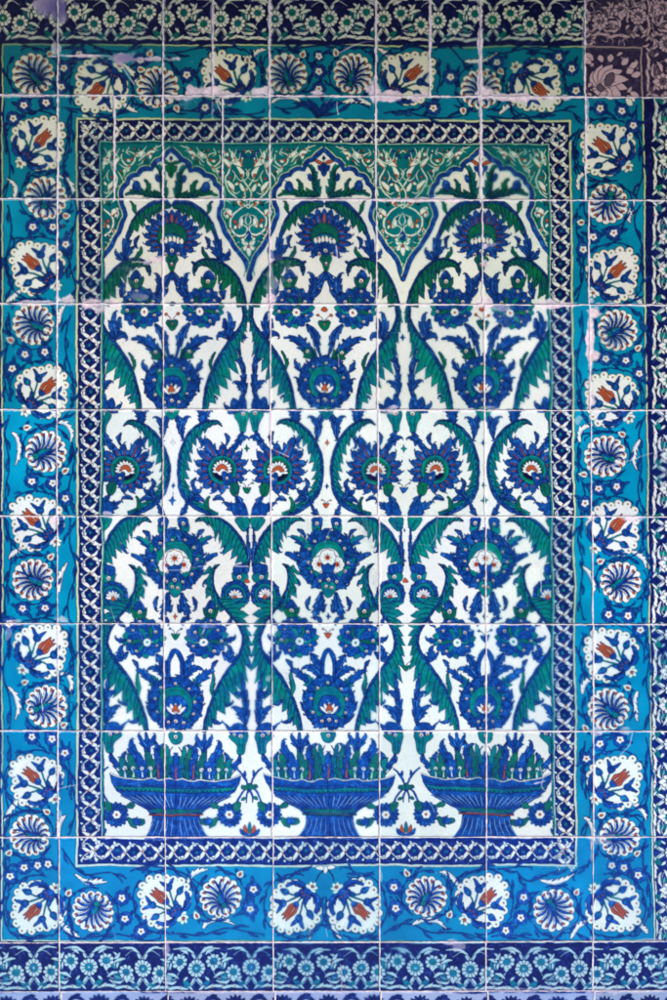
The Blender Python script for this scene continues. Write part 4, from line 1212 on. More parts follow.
def turquoise_band(D):
    dirs = dict(UR=45, UL=-45, DR=135, DL=-135)
    # vines first
    V = [((70, 108), (66, 160), (73, 210), (70, 262), (74, 300)), ((7, 205), (9, 262), (6, 300)), ((8, 312), (6, 352), (9, 400)),
         ((71, 315), (68, 360), (73, 404)), ((9, 415), (6, 462), (11, 512)), ((72, 440), (70, 480), (73, 512)), ((6, 525), (9, 575), (6, 620)),
         ((71, 525), (73, 570), (69, 620)), ((8, 628), (6, 670), (9, 728)), ((73, 628), (70, 668), (72, 728)), ((7, 735), (9, 790), (5, 834)),
         ((70, 740), (74, 790), (70, 834)), ((8, 842), (5, 890), (12, 935), (30, 939)), ((62, 848), (70, 864), (84, 874), (112, 870), (122, 880)), ((4, 102), (8, 150), (5, 196))]
    for i, v in enumerate(V):
        vine(D, v, 1.6, [(q, 1 if (i + j) % 2 else -1) for j, q in enumerate((.12, .27, .4, .56, .7, .85))], 8.5)
        mx = 640 - v[0][0] * .98 if v[0][0] < 60 else 650 - v[0][0]
    VR = [((580, 128), (575, 160), (582, 198)), ((637, 104), (641, 150), (636, 196)), ((640, 205), (636, 232), (642, 262), (638, 300)), ((578, 208), (581, 250), (577, 300)),
          ((640, 312), (646, 352), (641, 404)), ((581, 312), (578, 352), (582, 404)), ((646, 415), (638, 462), (645, 512)), ((584, 425), (579, 470), (583, 512)),
          ((644, 522), (648, 572), (643, 618)), ((583, 522), (580, 562), (584, 618)), ((645, 632), (649, 682), (646, 728)), ((583, 632), (588, 676), (584, 728)),
          ((646, 738), (649, 790), (644, 832)), ((585, 740), (589, 790), (585, 834)), ((644, 842), (649, 890), (640, 932)), ((598, 850), (586, 866), (574, 878))]
    for i, v in enumerate(VR):
        vine(D, v, 1.6, [(q, 1 if (i + j) % 2 else -1) for j, q in enumerate((.12, .27, .4, .56, .7, .85))], 8.5)
    H = [((62, 108), (78, 113), (104, 114), (130, 108), (150, 100)), ((165, 52), (186, 48), (210, 50), (222, 60)), ((168, 110), (200, 114), (232, 112), (262, 113)),
         ((274, 108), (300, 106), (317, 116)), ((371, 108), (345, 106), (325, 116)), ((382, 52), (406, 48), (430, 51)), ((434, 50), (452, 48), (472, 66)), ((384, 112), (420, 115), (466, 114)),
         ((486, 115), (520, 116), (560, 113), (580, 118)), ((486, 52), (520, 50), (556, 51)), ((60, 50), (84, 46), (112, 49), (140, 47)), ((274, 49), (300, 48), (360, 49), (372, 50)),
         ((64, 932), (90, 938), (128, 936), (160, 938)), ((130, 872), (152, 868), (186, 872), (206, 888)), ((168, 934), (200, 938), (230, 926), (262, 934)),
         ((276, 872), (292, 876), (306, 868)), ((374, 872), (358, 876), (342, 868)), ((276, 936), (308, 930), (326, 922), (350, 934), (374, 936)),
         ((384, 934), (412, 924), (440, 932), (482, 938)), ((446, 880), (478, 868), (506, 872), (530, 868)), ((490, 936), (530, 938), (560, 934), (588, 938)), ((516, 872), (536, 880), (566, 870))]
    for i, v in enumerate(H):
        vine(D, v, 1.5, [(q, 1 if (i + j) % 2 else -1) for j, q in enumerate((.1, .3, .5, .72, .88))], 8)
    # long white leaves
    for p in (((14, 199), (18, 191), (15, 183), (7, 178)), ((58, 176), (67, 182), (72, 192), (69, 199)), ((21, 290), (14, 294), (8, 299), (5, 303)), ((60, 325), (61, 317), (63, 310), (66, 305)),
              ((12, 432), (17, 440), (18, 452), (15, 465)), ((58, 421), (66, 424), (71, 432), (71, 441)), ((24, 546), (17, 549), (11, 553), (8, 559)), ((59, 592), (61, 580), (63, 572), (67, 562)),
              ((8, 687), (14, 696), (17, 708), (15, 720)), ((59, 674), (66, 676), (70, 684), (68, 694)), ((22, 797), (14, 803), (8, 812), (4, 821)), ((59, 838), (60, 828), (63, 820), (66, 816)),
              ((76, 874), (86, 883), (98, 883), (108, 882)), ((60, 922), (65, 929), (73, 935), (81, 937)), ((187, 886), (191, 877), (199, 872), (207, 870)), ((203, 928), (212, 922), (224, 921), (236, 925)),
              ((310, 938), (314, 930), (317, 922), (316, 920)), ((340, 938), (336, 930), (333, 922), (334, 920)), ((412, 924), (424, 921), (436, 922), (445, 928)), ((460, 888), (455, 878), (447, 872), (439, 871)),
              ((540, 881), (551, 884), (564, 881), (575, 874)), ((571, 938), (577, 930), (584, 924), (590, 918)), ((122, 63), (128, 70), (135, 80), (141, 88)), ((118, 98), (124, 106), (130, 110), (138, 112)),
              ((250, 64), (254, 57), (260, 52), (266, 50)), ((378, 49), (386, 54), (391, 60), (394, 66)), ((271, 104), (280, 99), (292, 99), (303, 103)), ((371, 104), (362, 99), (350, 99), (340, 103)),
              ((464, 60), (474, 62), (488, 60), (497, 53)), ((498, 114), (505, 109), (513, 104), (522, 101)), ((579, 190), (580, 180), (585, 174), (592, 172)), ((634, 200), (629, 210), (627, 218), (630, 224)),
              ((579, 441), (580, 432), (586, 426), (592, 424)), ((640, 440), (634, 449), (632, 460), (636, 470)), ((628, 550), (636, 554), (643, 560), (646, 568)), ((583, 566), (588, 574), (592, 586), (591, 596)),
              ((582, 695), (585, 686), (590, 681), (597, 679)), ((637, 692), (633, 702), (634, 714), (637, 722)), ((584, 818), (588, 822), (592, 832), (592, 850)), ((630, 802), (637, 806), (643, 812), (646, 819)),
              ((634, 923), (640, 928), (645, 932), (647, 934)), ((628, 296), (634, 298), (640, 302), (644, 304))):
        wleaf(D, p)
    for x, y, d in ((37, 145, 'UR'), (38, 269, 'UL'), (41, 393, 'UR'), (38, 524, 'UL'), (39, 652, 'UR'), (38, 782, 'UL'), (39, 906, 'DL'),
                    (609, 151, 'UL'), (611, 276, 'UR'), (612, 401, 'UL'), (612, 530, 'UR'), (613, 656, 'UL'), (614, 783, 'UR'), (612, 905, 'DR'),
                    (102, 84, 'DL'), (230, 80, 'UL'), (407, 79, 'UR'), (533, 84, 'DR'), (166, 902, 'UL'), (296, 905, 'DL'), (354, 905, 'DR'), (481, 902, 'UR')):
        t = {'UR': -45, 'UL': -135, 'DR': 45, 'DL': 135}[d]
        for s_ in (1, -1):
            hug(D, x, y, 31, t + s_ * 150, t + s_ * 70)
            hug(D, x, y, 32, t + s_ * 66, t + s_ * 8, 1.0)
        tulip_medallion(Pen(x, y, dirs[d] + rnd.uniform(-3, 3), .93, 1 if d in ('UR', 'DL') else -1))
    for x, y, ex, ey, r in ((33, 74, 7, 9, 21), (46, 198, -2, 9, 21), (33, 324, 8, 4, 20.5), (46, 451, -11, 5, 20.5), (33, 579, 8, 4, 20.5), (46, 706, -11, 4, 20.5), (30, 835, 10, 3, 20),
                        (608, 204, 3, -10, 19), (618, 330, -9, 4, 20), (605, 456, 8, 4, 21), (620, 582, -8, 6, 20.5), (608, 710, 8, 6, 20.5), (620, 837, -11, 1, 20),
                        (158, 87, 0, 10, 21), (286, 74, 4, 11, 20), (353, 74, -4, 11, 20), (480, 88, 1, 9, 20), (93, 911, 4, -9, 20.5), (221, 897, 4, 9, 20.5), (426, 896, -4, 8, 20), (554, 910, -5, -9, 20.5)):
        t = math.degrees(math.atan2(ey, ex))
        for s_ in (1, -1):
            hug(D, x, y, r + 3, t + s_ * 8, t + s_ * 85, 1.0)
            hug(D, x, y, r + 4, t + s_ * 95, t + s_ * 165, .9)
        pinwheel(Pen(x, y, 0, .92), r, ex, ey)
    # the purple corner tile has an odd pinwheel of broad petals
    fill([(585, 49), (641, 49), (642, 98), (585, 98)], STEM)
    Q = Pen(610, 82)
    for k in range(11):
        a = math.radians(k * 33 + 20)
        lens(Q, -9, 6, 20 * math.cos(a), 18 * math.sin(a), 10.5, WHITE, .6, bend=.12)
        line(Q, [(-6, 5), (9 * math.cos(a) - 2, 9 * math.sin(a) + 1)], [.5, .3], OUT)
    disc(Q, -9, 6, 3.6, GRAY, .6); poly(Q, [(-4, 2), (-2, -6), (4, -9), (5, -3), (1, 3)], GRAY, .7)
    for k in range(46):
        x, y = rnd.uniform(-24, 30), rnd.uniform(-30, 15)
        if (x / 21) ** 2 + (y / 19) ** 2 > 1.05:
            a = rnd.uniform(0, 6.28); L = rnd.uniform(4, 8)
            lens(Q, x, y, x + L * math.cos(a), y + L * math.sin(a), 3.2, (WHITE, WHITE, COB)[k % 3], .5, bend=.12)
    for x, y in ((17, -22), (26, -18), (22, -12), (28, -8), (-20, -26), (-22, -22), (-8, -24), (2, -25), (22, 16), (26, 12), (20, 20)):
        lens(Q, x * .8, y * .8, x * 1.15, y * 1.12, 6, WHITE, .5)
    ros = [(24, 106), (46, 103), (13, 119), (32, 226), (52, 227), (65, 244), (24, 354), (44, 352), (12, 369), (32, 481), (53, 483), (65, 498), (23, 609), (45, 608), (9, 624),
           (32, 736), (52, 738), (65, 752), (10, 876), (23, 867), (37, 865), (48, 864), (558, 57), (572, 69), (576, 91), (600, 109), (622, 110), (633, 125), (594, 236), (614, 233), (583, 249),
           (606, 358), (626, 360), (639, 374), (598, 489), (617, 487), (584, 504), (609, 614), (629, 615), (641, 629), (600, 743), (620, 740), (587, 758), (639, 876), (625, 869), (613, 866),
           (79, 54), (64, 68), (61, 87), (187, 75), (205, 107), (141, 60), (318, 56), (318, 71), (318, 89), (450, 76), (434, 108), (496, 63), (122, 897), (125, 918), (141, 931), (253, 889), (250, 909),
           (394, 887), (396, 908), (524, 897), (521, 917), (506, 930)]
    for i, (x, y) in enumerate(ros):
        r = 7.4 if (x, y) not in ((37, 865), (48, 864), (613, 866), (318, 56)) else 5.4
        a = rnd.uniform(0, 360)
        rosette(D, x, y, r, (a, a + 150))
    for x, y, a in ((66, 216, 90), (10, 340, -60), (65, 470, 60), (51, 556, 40), (27, 427, 80), (64, 724, 60), (9, 852, 30), (24, 682, 60), (47, 812, -60), (302, 54, 20), (335, 53, -20), (177, 108, 160),
                    (463, 110, 170), (69, 893, 30), (240, 874, 30), (197, 916, -20), (407, 873, -20), (449, 914, 20), (577, 892, 30), (581, 222, -90), (639, 347, 50), (583, 474, -80), (622, 434, -60),
                    (601, 561, 60), (627, 688, -60), (585, 728, -40), (638, 854, 40), (602, 815, 60), (142, 69, 90), (484, 74, 160), (50, 53, 60), (248, 60, 0), (150, 53, 20), (500, 72, 140)):
        wbud(D, x, y, a, .85)
    # joined pairs at the middle of the lower border
    for sg in (1, -1):
        line(D, [(325, 868), (325 + sg * 6, 874), (325 + sg * 9, 882)], [1.4, 1.2, .8], OUT)
        lens(D, 325, 868, 325 + sg * 10, 867, 4, WHITE, .4)
    lens(D, 325, 866, 325, 874, 4, WHITE, .4)
    for sg in (1, -1):
        for k, L in enumerate((26, 20, 13)):
            lens(D, 319, 117, 319 + sg * L, 117 - 14 + k * -2, 4.4, STEM, .4, bend=.12 * sg)


# ---------------------------------------------------------------- from index grid to glaze
PAL = {WHITE: (226, 232, 232), NAVY: (14, 28, 92), COB: (16, 68, 146), OUT: (12, 16, 58), TURQ: (0, 142, 184), TEAL: (6, 118, 126), GREEN: (8, 92, 80),
       RED: (176, 82, 48), LBLUE: (112, 160, 214), CREAM: (206, 214, 186), STEM: (10, 66, 136), CHIP: (206, 190, 200), GRAY: (88, 96, 104), LAV: (176, 182, 214), SPAN: (4, 116, 130), LCOB: (48, 104, 184)}


# glaze hue by course, with dimmer top light and darker foot painted in
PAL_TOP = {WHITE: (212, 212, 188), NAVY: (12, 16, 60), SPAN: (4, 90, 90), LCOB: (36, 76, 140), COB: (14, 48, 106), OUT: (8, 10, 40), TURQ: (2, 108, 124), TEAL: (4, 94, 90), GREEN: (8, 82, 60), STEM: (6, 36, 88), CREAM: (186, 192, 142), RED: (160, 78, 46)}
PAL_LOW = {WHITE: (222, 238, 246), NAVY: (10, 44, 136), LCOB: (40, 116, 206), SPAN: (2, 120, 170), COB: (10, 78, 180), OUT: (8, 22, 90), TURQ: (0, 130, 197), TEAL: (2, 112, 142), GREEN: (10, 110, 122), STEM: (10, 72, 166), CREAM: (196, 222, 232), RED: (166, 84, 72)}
PAL_FOOT = {WHITE: (168, 208, 228), NAVY: (12, 30, 106), LCOB: (40, 110, 200), COB: (14, 62, 160), OUT: (8, 18, 80), TEAL: (8, 112, 158), GREEN: (10, 96, 130), TURQ: (4, 126, 196), CREAM: (150, 196, 224), LAV: (150, 168, 214)}  # fall-off of light at the lower edge, painted into the glaze colours
GLAZE_LIGHT_MIX = [(1, 0, 0, 0), (.85, .15, 0, 0), (.5, .5, 0, 0), (.2, .8, 0, 0), (0, 1, 0, 0), (0, .9, .1, 0), (0, .65, .35, 0), (0, .35, .65, 0), (0, .05, .85, .1), (0, 0, 0, 1), (0, 0, 0, 1)]


def vnoise(h, w, cell, seed, octaves=1):
    r = np.random.RandomState(seed)
    out = np.zeros((h, w), np.float32); amp = 1.0; tot = 0
    for o in range(octaves):
        gh, gw = int(h / cell) + 3, int(w / cell) + 3
        g = r.rand(gh, gw).astype(np.float32) * 2 - 1
        y = np.arange(h) / cell; x = np.arange(w) / cell
        yi = y.astype(int); xi = x.astype(int)
        fy = (y - yi).astype(np.float32); fx = (x - xi).astype(np.float32)
        fy = fy * fy * (3 - 2 * fy); fx = fx * fx * (3 - 2 * fx)
        rows = g[yi] * (1 - fy)[:, None] + g[yi + 1] * fy[:, None]
        out += amp * (rows[:, xi] * (1 - fx) + rows[:, xi + 1] * fx)
        tot += amp; amp *= .5; cell = max(1, cell / 2)
    return out / tot


def blur(a, r):
    """Box blur twice, radius r samples, on the first two axes."""
    for _ in range(2):
        for axn in (0, 1):
            b = a
            acc = b.copy()
            for k in range(1, r + 1):
                for s in (k, -k):
                    acc += np.roll(b, s, axn)
            a = acc / (2 * r + 1)
    return a


def glaze():
    """Index grid -> colour (sRGB 0..1), gloss and relief at two samples per photograph pixel."""
    H, W = CV.shape
    # hand tremor of the brush
    wx = vnoise(H, W, 26, 1, 2) * 2.6 + vnoise(H, W, 160, 2) * 5
    wy = vnoise(H, W, 26, 3, 2) * 2.6 + vnoise(H, W, 160, 4) * 5
    yy, xx = np.mgrid[0:H, 0:W].astype(np.float32)
    ix = np.clip(xx + wx, 0, W - 1).astype(np.int32); iy = np.clip(yy + wy, 0, H - 1).astype(np.int32)
    del wx, wy, xx, yy
    idx = CV[iy, ix]
    del ix, iy
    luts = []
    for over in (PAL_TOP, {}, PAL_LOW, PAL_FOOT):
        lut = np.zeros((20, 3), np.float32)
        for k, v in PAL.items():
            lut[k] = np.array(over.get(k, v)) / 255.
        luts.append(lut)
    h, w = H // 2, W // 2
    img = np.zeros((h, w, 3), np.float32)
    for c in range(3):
        for row, mix in enumerate(GLAZE_LIGHT_MIX):
            i0 = 0 if row == 0 else int(round((YB[row][0] - OY) * 2)); i1 = h if row == len(GLAZE_LIGHT_MIX) - 1 else int(round((YB[row + 1][0] - OY) * 2))
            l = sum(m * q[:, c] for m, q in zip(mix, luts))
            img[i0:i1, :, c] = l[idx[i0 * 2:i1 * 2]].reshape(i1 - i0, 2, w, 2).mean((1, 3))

    def cover(*ks):
        m = np.zeros(20, np.float32)
        for k in ks:
            m[k] = 1
        return m[idx].reshape(h, 2, w, 2).mean((1, 3))
    cob = cover(COB, STEM, NAVY, LCOB); tq = cover(TURQ, SPAN); gr = cover(TEAL, GREEN); wh = cover(WHITE, CREAM, LAV); ln = cover(OUT)
    n1 = vnoise(h, w, 7, 11, 3); n2 = vnoise(h, w, 60, 12, 3); n3 = vnoise(h, w, 3, 13, 2); n4 = vnoise(h, w, 22, 14, 2)
    # brushed cobalt: lighter and darker washes
    k = (cob * (n1 * .7 + n3 * .5 + n4 * .3))[..., None]
    img = img * (1 + k * np.array([.55, .42, .26], np.float32)) + (cob * np.clip(n1 + n3 * .5 - .25, 0, 1))[..., None] * np.array([.16, .26, .26], np.float32) * .75
    k = (gr * (n1 * .5 + n4 * .35 + n3 * .2))[..., None]
    img = img * (1 + k * np.array([.5, .40, .38], np.float32))
    k = (gr * n4)[..., None]
    img = img + k * np.array([-.02, .03, -.09], np.float32)
    k = (tq * (n2 * .6 + n4 * .3 + n3 * .12))[..., None]
    img = img * (1 + k * np.array([.5, .20, .14], np.float32))
    img = img * (1 + (wh * (n2 * .035 + n3 * .03))[..., None]) + (wh * n4)[..., None] * np.array([-.012, 0, .008], np.float32)
    # pigment that ran in the firing: soft halo everywhere, strong on some tiles
    b1 = blur(img, 1); b2 = blur(img, 3)
    run = np.clip(vnoise(h, w, 120, 21, 2) * 1.3 - .1, 0, 1)
    def bump(x0, y0, x1, y1, s=14):
        X = (np.arange(w) / 2 + OX)[None]; Y = (np.arange(h) / 2 + OY)[:, None]
        return (1 / (1 + np.exp(-(X - x0) / s * 6))) * (1 / (1 + np.exp((X - x1) / s * 6))) * (1 / (1 + np.exp(-(Y - y0) / s * 6))) * (1 / (1 + np.exp((Y - y1) / s * 6)))
    for r, a in (((484, 305, 592, 410), .8), ((484, 516, 592, 732), .75), ((378, 305, 484, 410), .45), ((484, 145, 540, 200), 1.0), ((270, 732, 378, 800), .35), ((57, 624, 163, 732), .35), ((590, 624, 660, 730), .3)):
        run = np.maximum(run, bump(*r).astype(np.float32) * a)
    run = run[..., None]
    img = img * (1 - run * .62) + (b1 * .5 + b2 * .5) * run * .62
    # a pale blue-green bleed beside strong colour
    hal = np.clip(blur(cob + gr * .8, 3) - (cob + gr), 0, 1) * wh
    img = img - (hal * (.10 + .45 * run[..., 0] * 1.3))[..., None] * np.array([1.0, .35, .14], np.float32)
    img = img * .86 + b1 * .14
    # specks and pinholes
    r = np.random.RandomState(5)
    sp = np.zeros((h, w), np.float32)
    ys, xs_ = r.randint(0, h - 2, 1500), r.randint(0, w - 2, 1500)
    for dy in (0, 1):
        for dx in (0, 1):
            sp[ys + dy, xs_ + dx] = r.rand(1500)
    dark = sp * .55
    img = img * (1 - dark[..., None]) + dark[..., None] * np.array([.42, .36, .40], np.float32)
    ys, xs_ = r.randint(0, h - 2, 700), r.randint(0, w - 2, 700)
    sp[:] = 0
    for dy in (0, 1):
        sp[ys + dy, xs_] = r.rand(700)
    img = img * (1 - .8 * sp[..., None]) + .8 * sp[..., None] * np.array([.86, .84, .88], np.float32)
    # ---------------- lost glaze, plaster smears, cracks
    Xf = (np.arange(w) / 2 + OX)[None].astype(np.float32); Yf = (np.arange(h) / 2 + OY)[:, None].astype(np.float32)
    e1 = vnoise(h, w, 16, 31, 4); e2 = vnoise(h, w, 40, 32, 3)
    chip = np.zeros((h, w), np.float32)

    def blob(x, y, rx, ry, a=1.0, rough=.75):
        j0, j1 = max(0, int((x - rx * 2.2 - OX) * 2)), min(w, int((x + rx * 2.2 - OX) * 2))
        i0, i1 = max(0, int((y - ry * 2.2 - OY) * 2)), min(h, int((y + ry * 2.2 - OY) * 2))
        if i1 <= i0 or j1 <= j0:
            return
        d = np.sqrt(((Xf[:, j0:j1] - x) / rx) ** 2 + ((Yf[i0:i1] - y) / ry) ** 2)
        v = np.clip((1.0 - d + e1[i0:i1, j0:j1] * rough + e2[i0:i1, j0:j1] * .3) * 3.0, 0, 1) * a
        chip[i0:i1, j0:j1] = np.maximum(chip[i0:i1, j0:j1], v)
    lav = np.zeros((h, w), np.float32)
    for q in ((54, 4, 15, 10, .9), (60, 15, 7, 9, .7), (125, 58, 11, 5, .85), (142, 59, 26, 2.2, .8), (80, 56, 24, 1.2, .8), (57, 48, 4, 5, .6), (192, 92, 9, 6, .9), (178, 98, 14, 3, .7), (207, 91, 10, 5, .85),
              (225, 94, 20, 2.5, .9), (258, 92, 8, 4, .8), (30, 95, 30, 2.2, .6), (268, 92, 5, 6, .8), (318, 93, 9, 3, .9), (375, 90, 6, 9, 1), (388, 96, 12, 4.5, .95), (418, 97, 8, 3.5, .95), (425, 94, 4, 4, .9),
              (480, 60, 2.2, 50, .8), (484, 93, 8, 4, .95), (512, 97, 24, 3.2, .95), (548, 97, 20, 3.4, .95), (584, 60, 2.4, 40, .35), (587, 112, 2.4, 18, .5), (481, 150, 1.8, 48, .9), (430, 40, 1.6, 50, .7), (212, 40, 1.6, 52, .65),
              (424, 200, 60, 2.4, .9), (330, 199, 90, 1.6, .8), (585, 190, 2, 10, .6), (40, 303, 30, 3, .8), (66, 300, 13, 6, .9), (92, 303, 14, 6, .9), (100, 308, 8, 7, .7), (112, 303, 12, 3.6, .8), (270, 300, 5, 9, .9), (484, 304, 9, 5, .9), (160, 259, 8, 4, .75), (152, 262, 10, 2.5, .6),
              (485, 246, 4, 5, .9), (485, 262, 3.4, 7, .85), (489, 245, 8, 2.4, .5), (484, 300, 6, 4, .8), (270, 262, 3, 40, .45), (272, 285, 8, 12, .4), (500, 307, 12, 4, .5), (548, 304, 16, 5, .9), (566, 304, 12, 4, .9),
              (590, 342, 4.2, 42, 1), (592, 312, 7, 9, 1), (593, 356, 6.5, 8, 1), (606, 304, 16, 2.4, .8), (636, 305, 16, 2.2, .6), (592, 300, 4, 5, .8), (576, 420, 5, 5, .5), (578, 418, 4, 4, .5), (591, 400, 4, 8, .7),
              (54, 518, 6, 5, .8), (108, 514, 5, 3.5, .7), (634, 518, 12, 3, .6), (592, 518, 6, 3, .6), (165, 409, 4, 4, .6), (393, 410, 9, 5, .8), (394, 407, 9, 3, .7), (486, 408, 9, 3, .45), (62, 619, 6, 4, .7), (14, 622, 8, 3, .6),
              (8, 633, 3, 6, .4), (597, 731, 5, 4, .7), (626, 731, 6, 4, .6), (64, 729, 4, 3, .6), (268, 679, 3, 4, .5), (600, 837, 14, 3, .5), (605, 842, 12, 3, .45), (592, 850, 2, 14, .6), (450, 942, 8, 3.5, .8), (458, 946, 7, 5, .6),
              (380, 875, 2, 8, .5), (166, 950, 3, 7, .6), (168, 980, 3, 8, .5), (164, 838, 3, 2.5, .6), (592, 938, 4, 4, .6), (648, 940, 10, 2, .6), (60, 820, 2.4, 10, .5), (330, 992, 200, 1.6, .4), (500, 990, 90, 2.5, .5), (626, 991, 40, 3, .6),
              (144, 296, 5, 3, .4), (140, 296, 8, 5, .3), (470, 630, 3, 1.4, .5), (205, 626, 10, 2, .3)):
        if q[1] < 130:
            q = (q[0], q[1], q[2] * 1.15, q[3] * 1.3, min(1, q[4] * 1.2))
        blob(*q)
    img0 = img

    def crack(pts, wd=.55, a=.75, soft=.35):
        c = spl(pts, k=8)
        lo, hi = c.min(0) - 4, c.max(0) + 4
        j0, j1 = max(0, int((lo[0] - OX) * 2)), min(w, int((hi[0] - OX) * 2)); i0, i1 = max(0, int((lo[1] - OY) * 2)), min(h, int((hi[1] - OY) * 2))
        if j1 <= j0 or i1 <= i0:
            return
        X = Xf[:, j0:j1] + e1[i0:i1, j0:j1] * 1.0; Y = Yf[i0:i1] + np.roll(e1, 9, 1)[i0:i1, j0:j1] * 1.0
        d = np.full(X.shape, 99., np.float32)
        for p, q in zip(c[:-1], c[1:]):
            v = q - p; L = (v ** 2).sum() + 1e-9
            t = np.clip(((X - p[0]) * v[0] + (Y - p[1]) * v[1]) / L, 0, 1)
            d = np.minimum(d, np.hypot(X - p[0] - t * v[0], Y - p[1] - t * v[1]))
        v = np.clip(1 - (d - wd) / soft, 0, 1) * a * np.clip(.75 + e2[i0:i1, j0:j1], .3, 1)
        chip[i0:i1, j0:j1] = np.maximum(chip[i0:i1, j0:j1], v)
    for pts in (((165, 570), (190, 568), (217, 562)), ((231, 566), (248, 566)), ((437, 518), (435, 536), (429, 546)), ((417, 544), (428, 545), (441, 548)), ((58, 702), (66, 697), (74, 694), (88, 686)),
                ((592, 471), (620, 463), (645, 455), (672, 447)), ((632, 733), (629, 744), (620, 755)), ((167, 334), (182, 328), (193, 320)), ((552, 941), (560, 932), (575, 924), (592, 919)),
                ((107, 916), (112, 926), (116, 941)), ((340, 53), (352, 46), (362, 43), (375, 41)), ((121, 64), (127, 74), (134, 84)), ((540, 766), (543, 778), (542, 786), (548, 794)), ((58, 789), (68, 786), (77, 784)),
                ((57, 55), (80, 56), (110, 56), (140, 59)), ((215, 99), (219, 108), (222, 118)), ((534, 783), (545, 781)), ((324, 542), (328, 534), (331, 526)), ((338, 354), (339, 366)), ((337, 102), (338, 114)), ((336, 246), (337, 260)),
                ((326, 103), (330, 96)), ((585, 160), (600, 160)), ((436, 409), (437, 431)), ((340, 964), (342, 990)), ((270, 448), (280, 452), (288, 456)), ((541, 592), (540, 560)), ((110, 607), (115, 622)), ((666, 556), (655, 560)),
                ((40, 687), (42, 710)), ((136, 617), (142, 640)), ((327, 936), (326, 928)), ((202, 634), (206, 622)), ((160, 262), (133, 262)), ((20, 200), (22, 198)), ((560, 968), (550, 980)), ((428, 800), (434, 812))):
        crack(pts, rnd.uniform(.25, .5), rnd.uniform(.5, .85))
    plaster = np.array([.88, .80, .845], np.float32) * (1 + n1[..., None] * .16) + (n3 * .05)[..., None]
    tint = np.clip((Yf - 500) / 500, 0, 1)[..., None]
    plaster = plaster * (1 - tint) + plaster * tint * np.array([.88, .93, 1.0], np.float32)
    lavmask = np.exp(-(((Xf - 58) / 24) ** 2 + ((Yf - 8) / 18) ** 2)) + np.exp(-(((Xf - 128) / 20) ** 2 + ((Yf - 58) / 8) ** 2)) * .7
    lavc = np.array([.40, .38, .60], np.float32)
    lavmask = np.clip(lavmask, 0, 1)[..., None]
    plaster = plaster * (1 - lavmask) + lavc * lavmask
    img = img * (1 - chip[..., None]) + plaster * chip[..., None]
    # worn, cloudy glaze
    worn = np.clip(vnoise(h, w, 34, 41, 4) * 1.5 - .62, 0, 1) * .5
    for r, a in (((105, 255, 160, 300), .35), ((270, 255, 300, 302), .5), ((378, 516, 400, 560), .4), ((355, 516, 380, 560), .5), ((165, 732, 200, 760), .12), ((272, 625, 300, 700), .3), ((180, 625, 230, 650), .35), ((480, 200, 540, 240), .25), ((130, 280, 160, 303), .4),
                 ((368, 560, 378, 600), .5), ((484, 305, 530, 330), .4), ((170, 480, 160, 560), .3), ((57, 56, 163, 66), .4), ((160, 96, 215, 110), .4)):
        worn = np.maximum(worn, bump(*r).astype(np.float32) * a * np.clip(.6 + e1 * 1.5, 0, 1.3))
    worn = np.clip((worn - .06) * 1.3, 0, .6) * np.clip(.5 + vnoise(h, w, 6, 43, 3) * 2.2, 0, 1)
    worn = worn[..., None] * .8
    img = img * (1 - worn) + (img * .45 + np.array([.50, .50, .58], np.float32) * .55) * worn
    gloss = np.clip(1 - chip * 1.0 - worn[..., 0] * .9, 0, 1)
    relief = chip * (.55 + .6 * e1) + n4 * .10 + (ln + cob * .4) * .03
    return np.clip(img, 0.004, 1), gloss, relief.astype(np.float32)
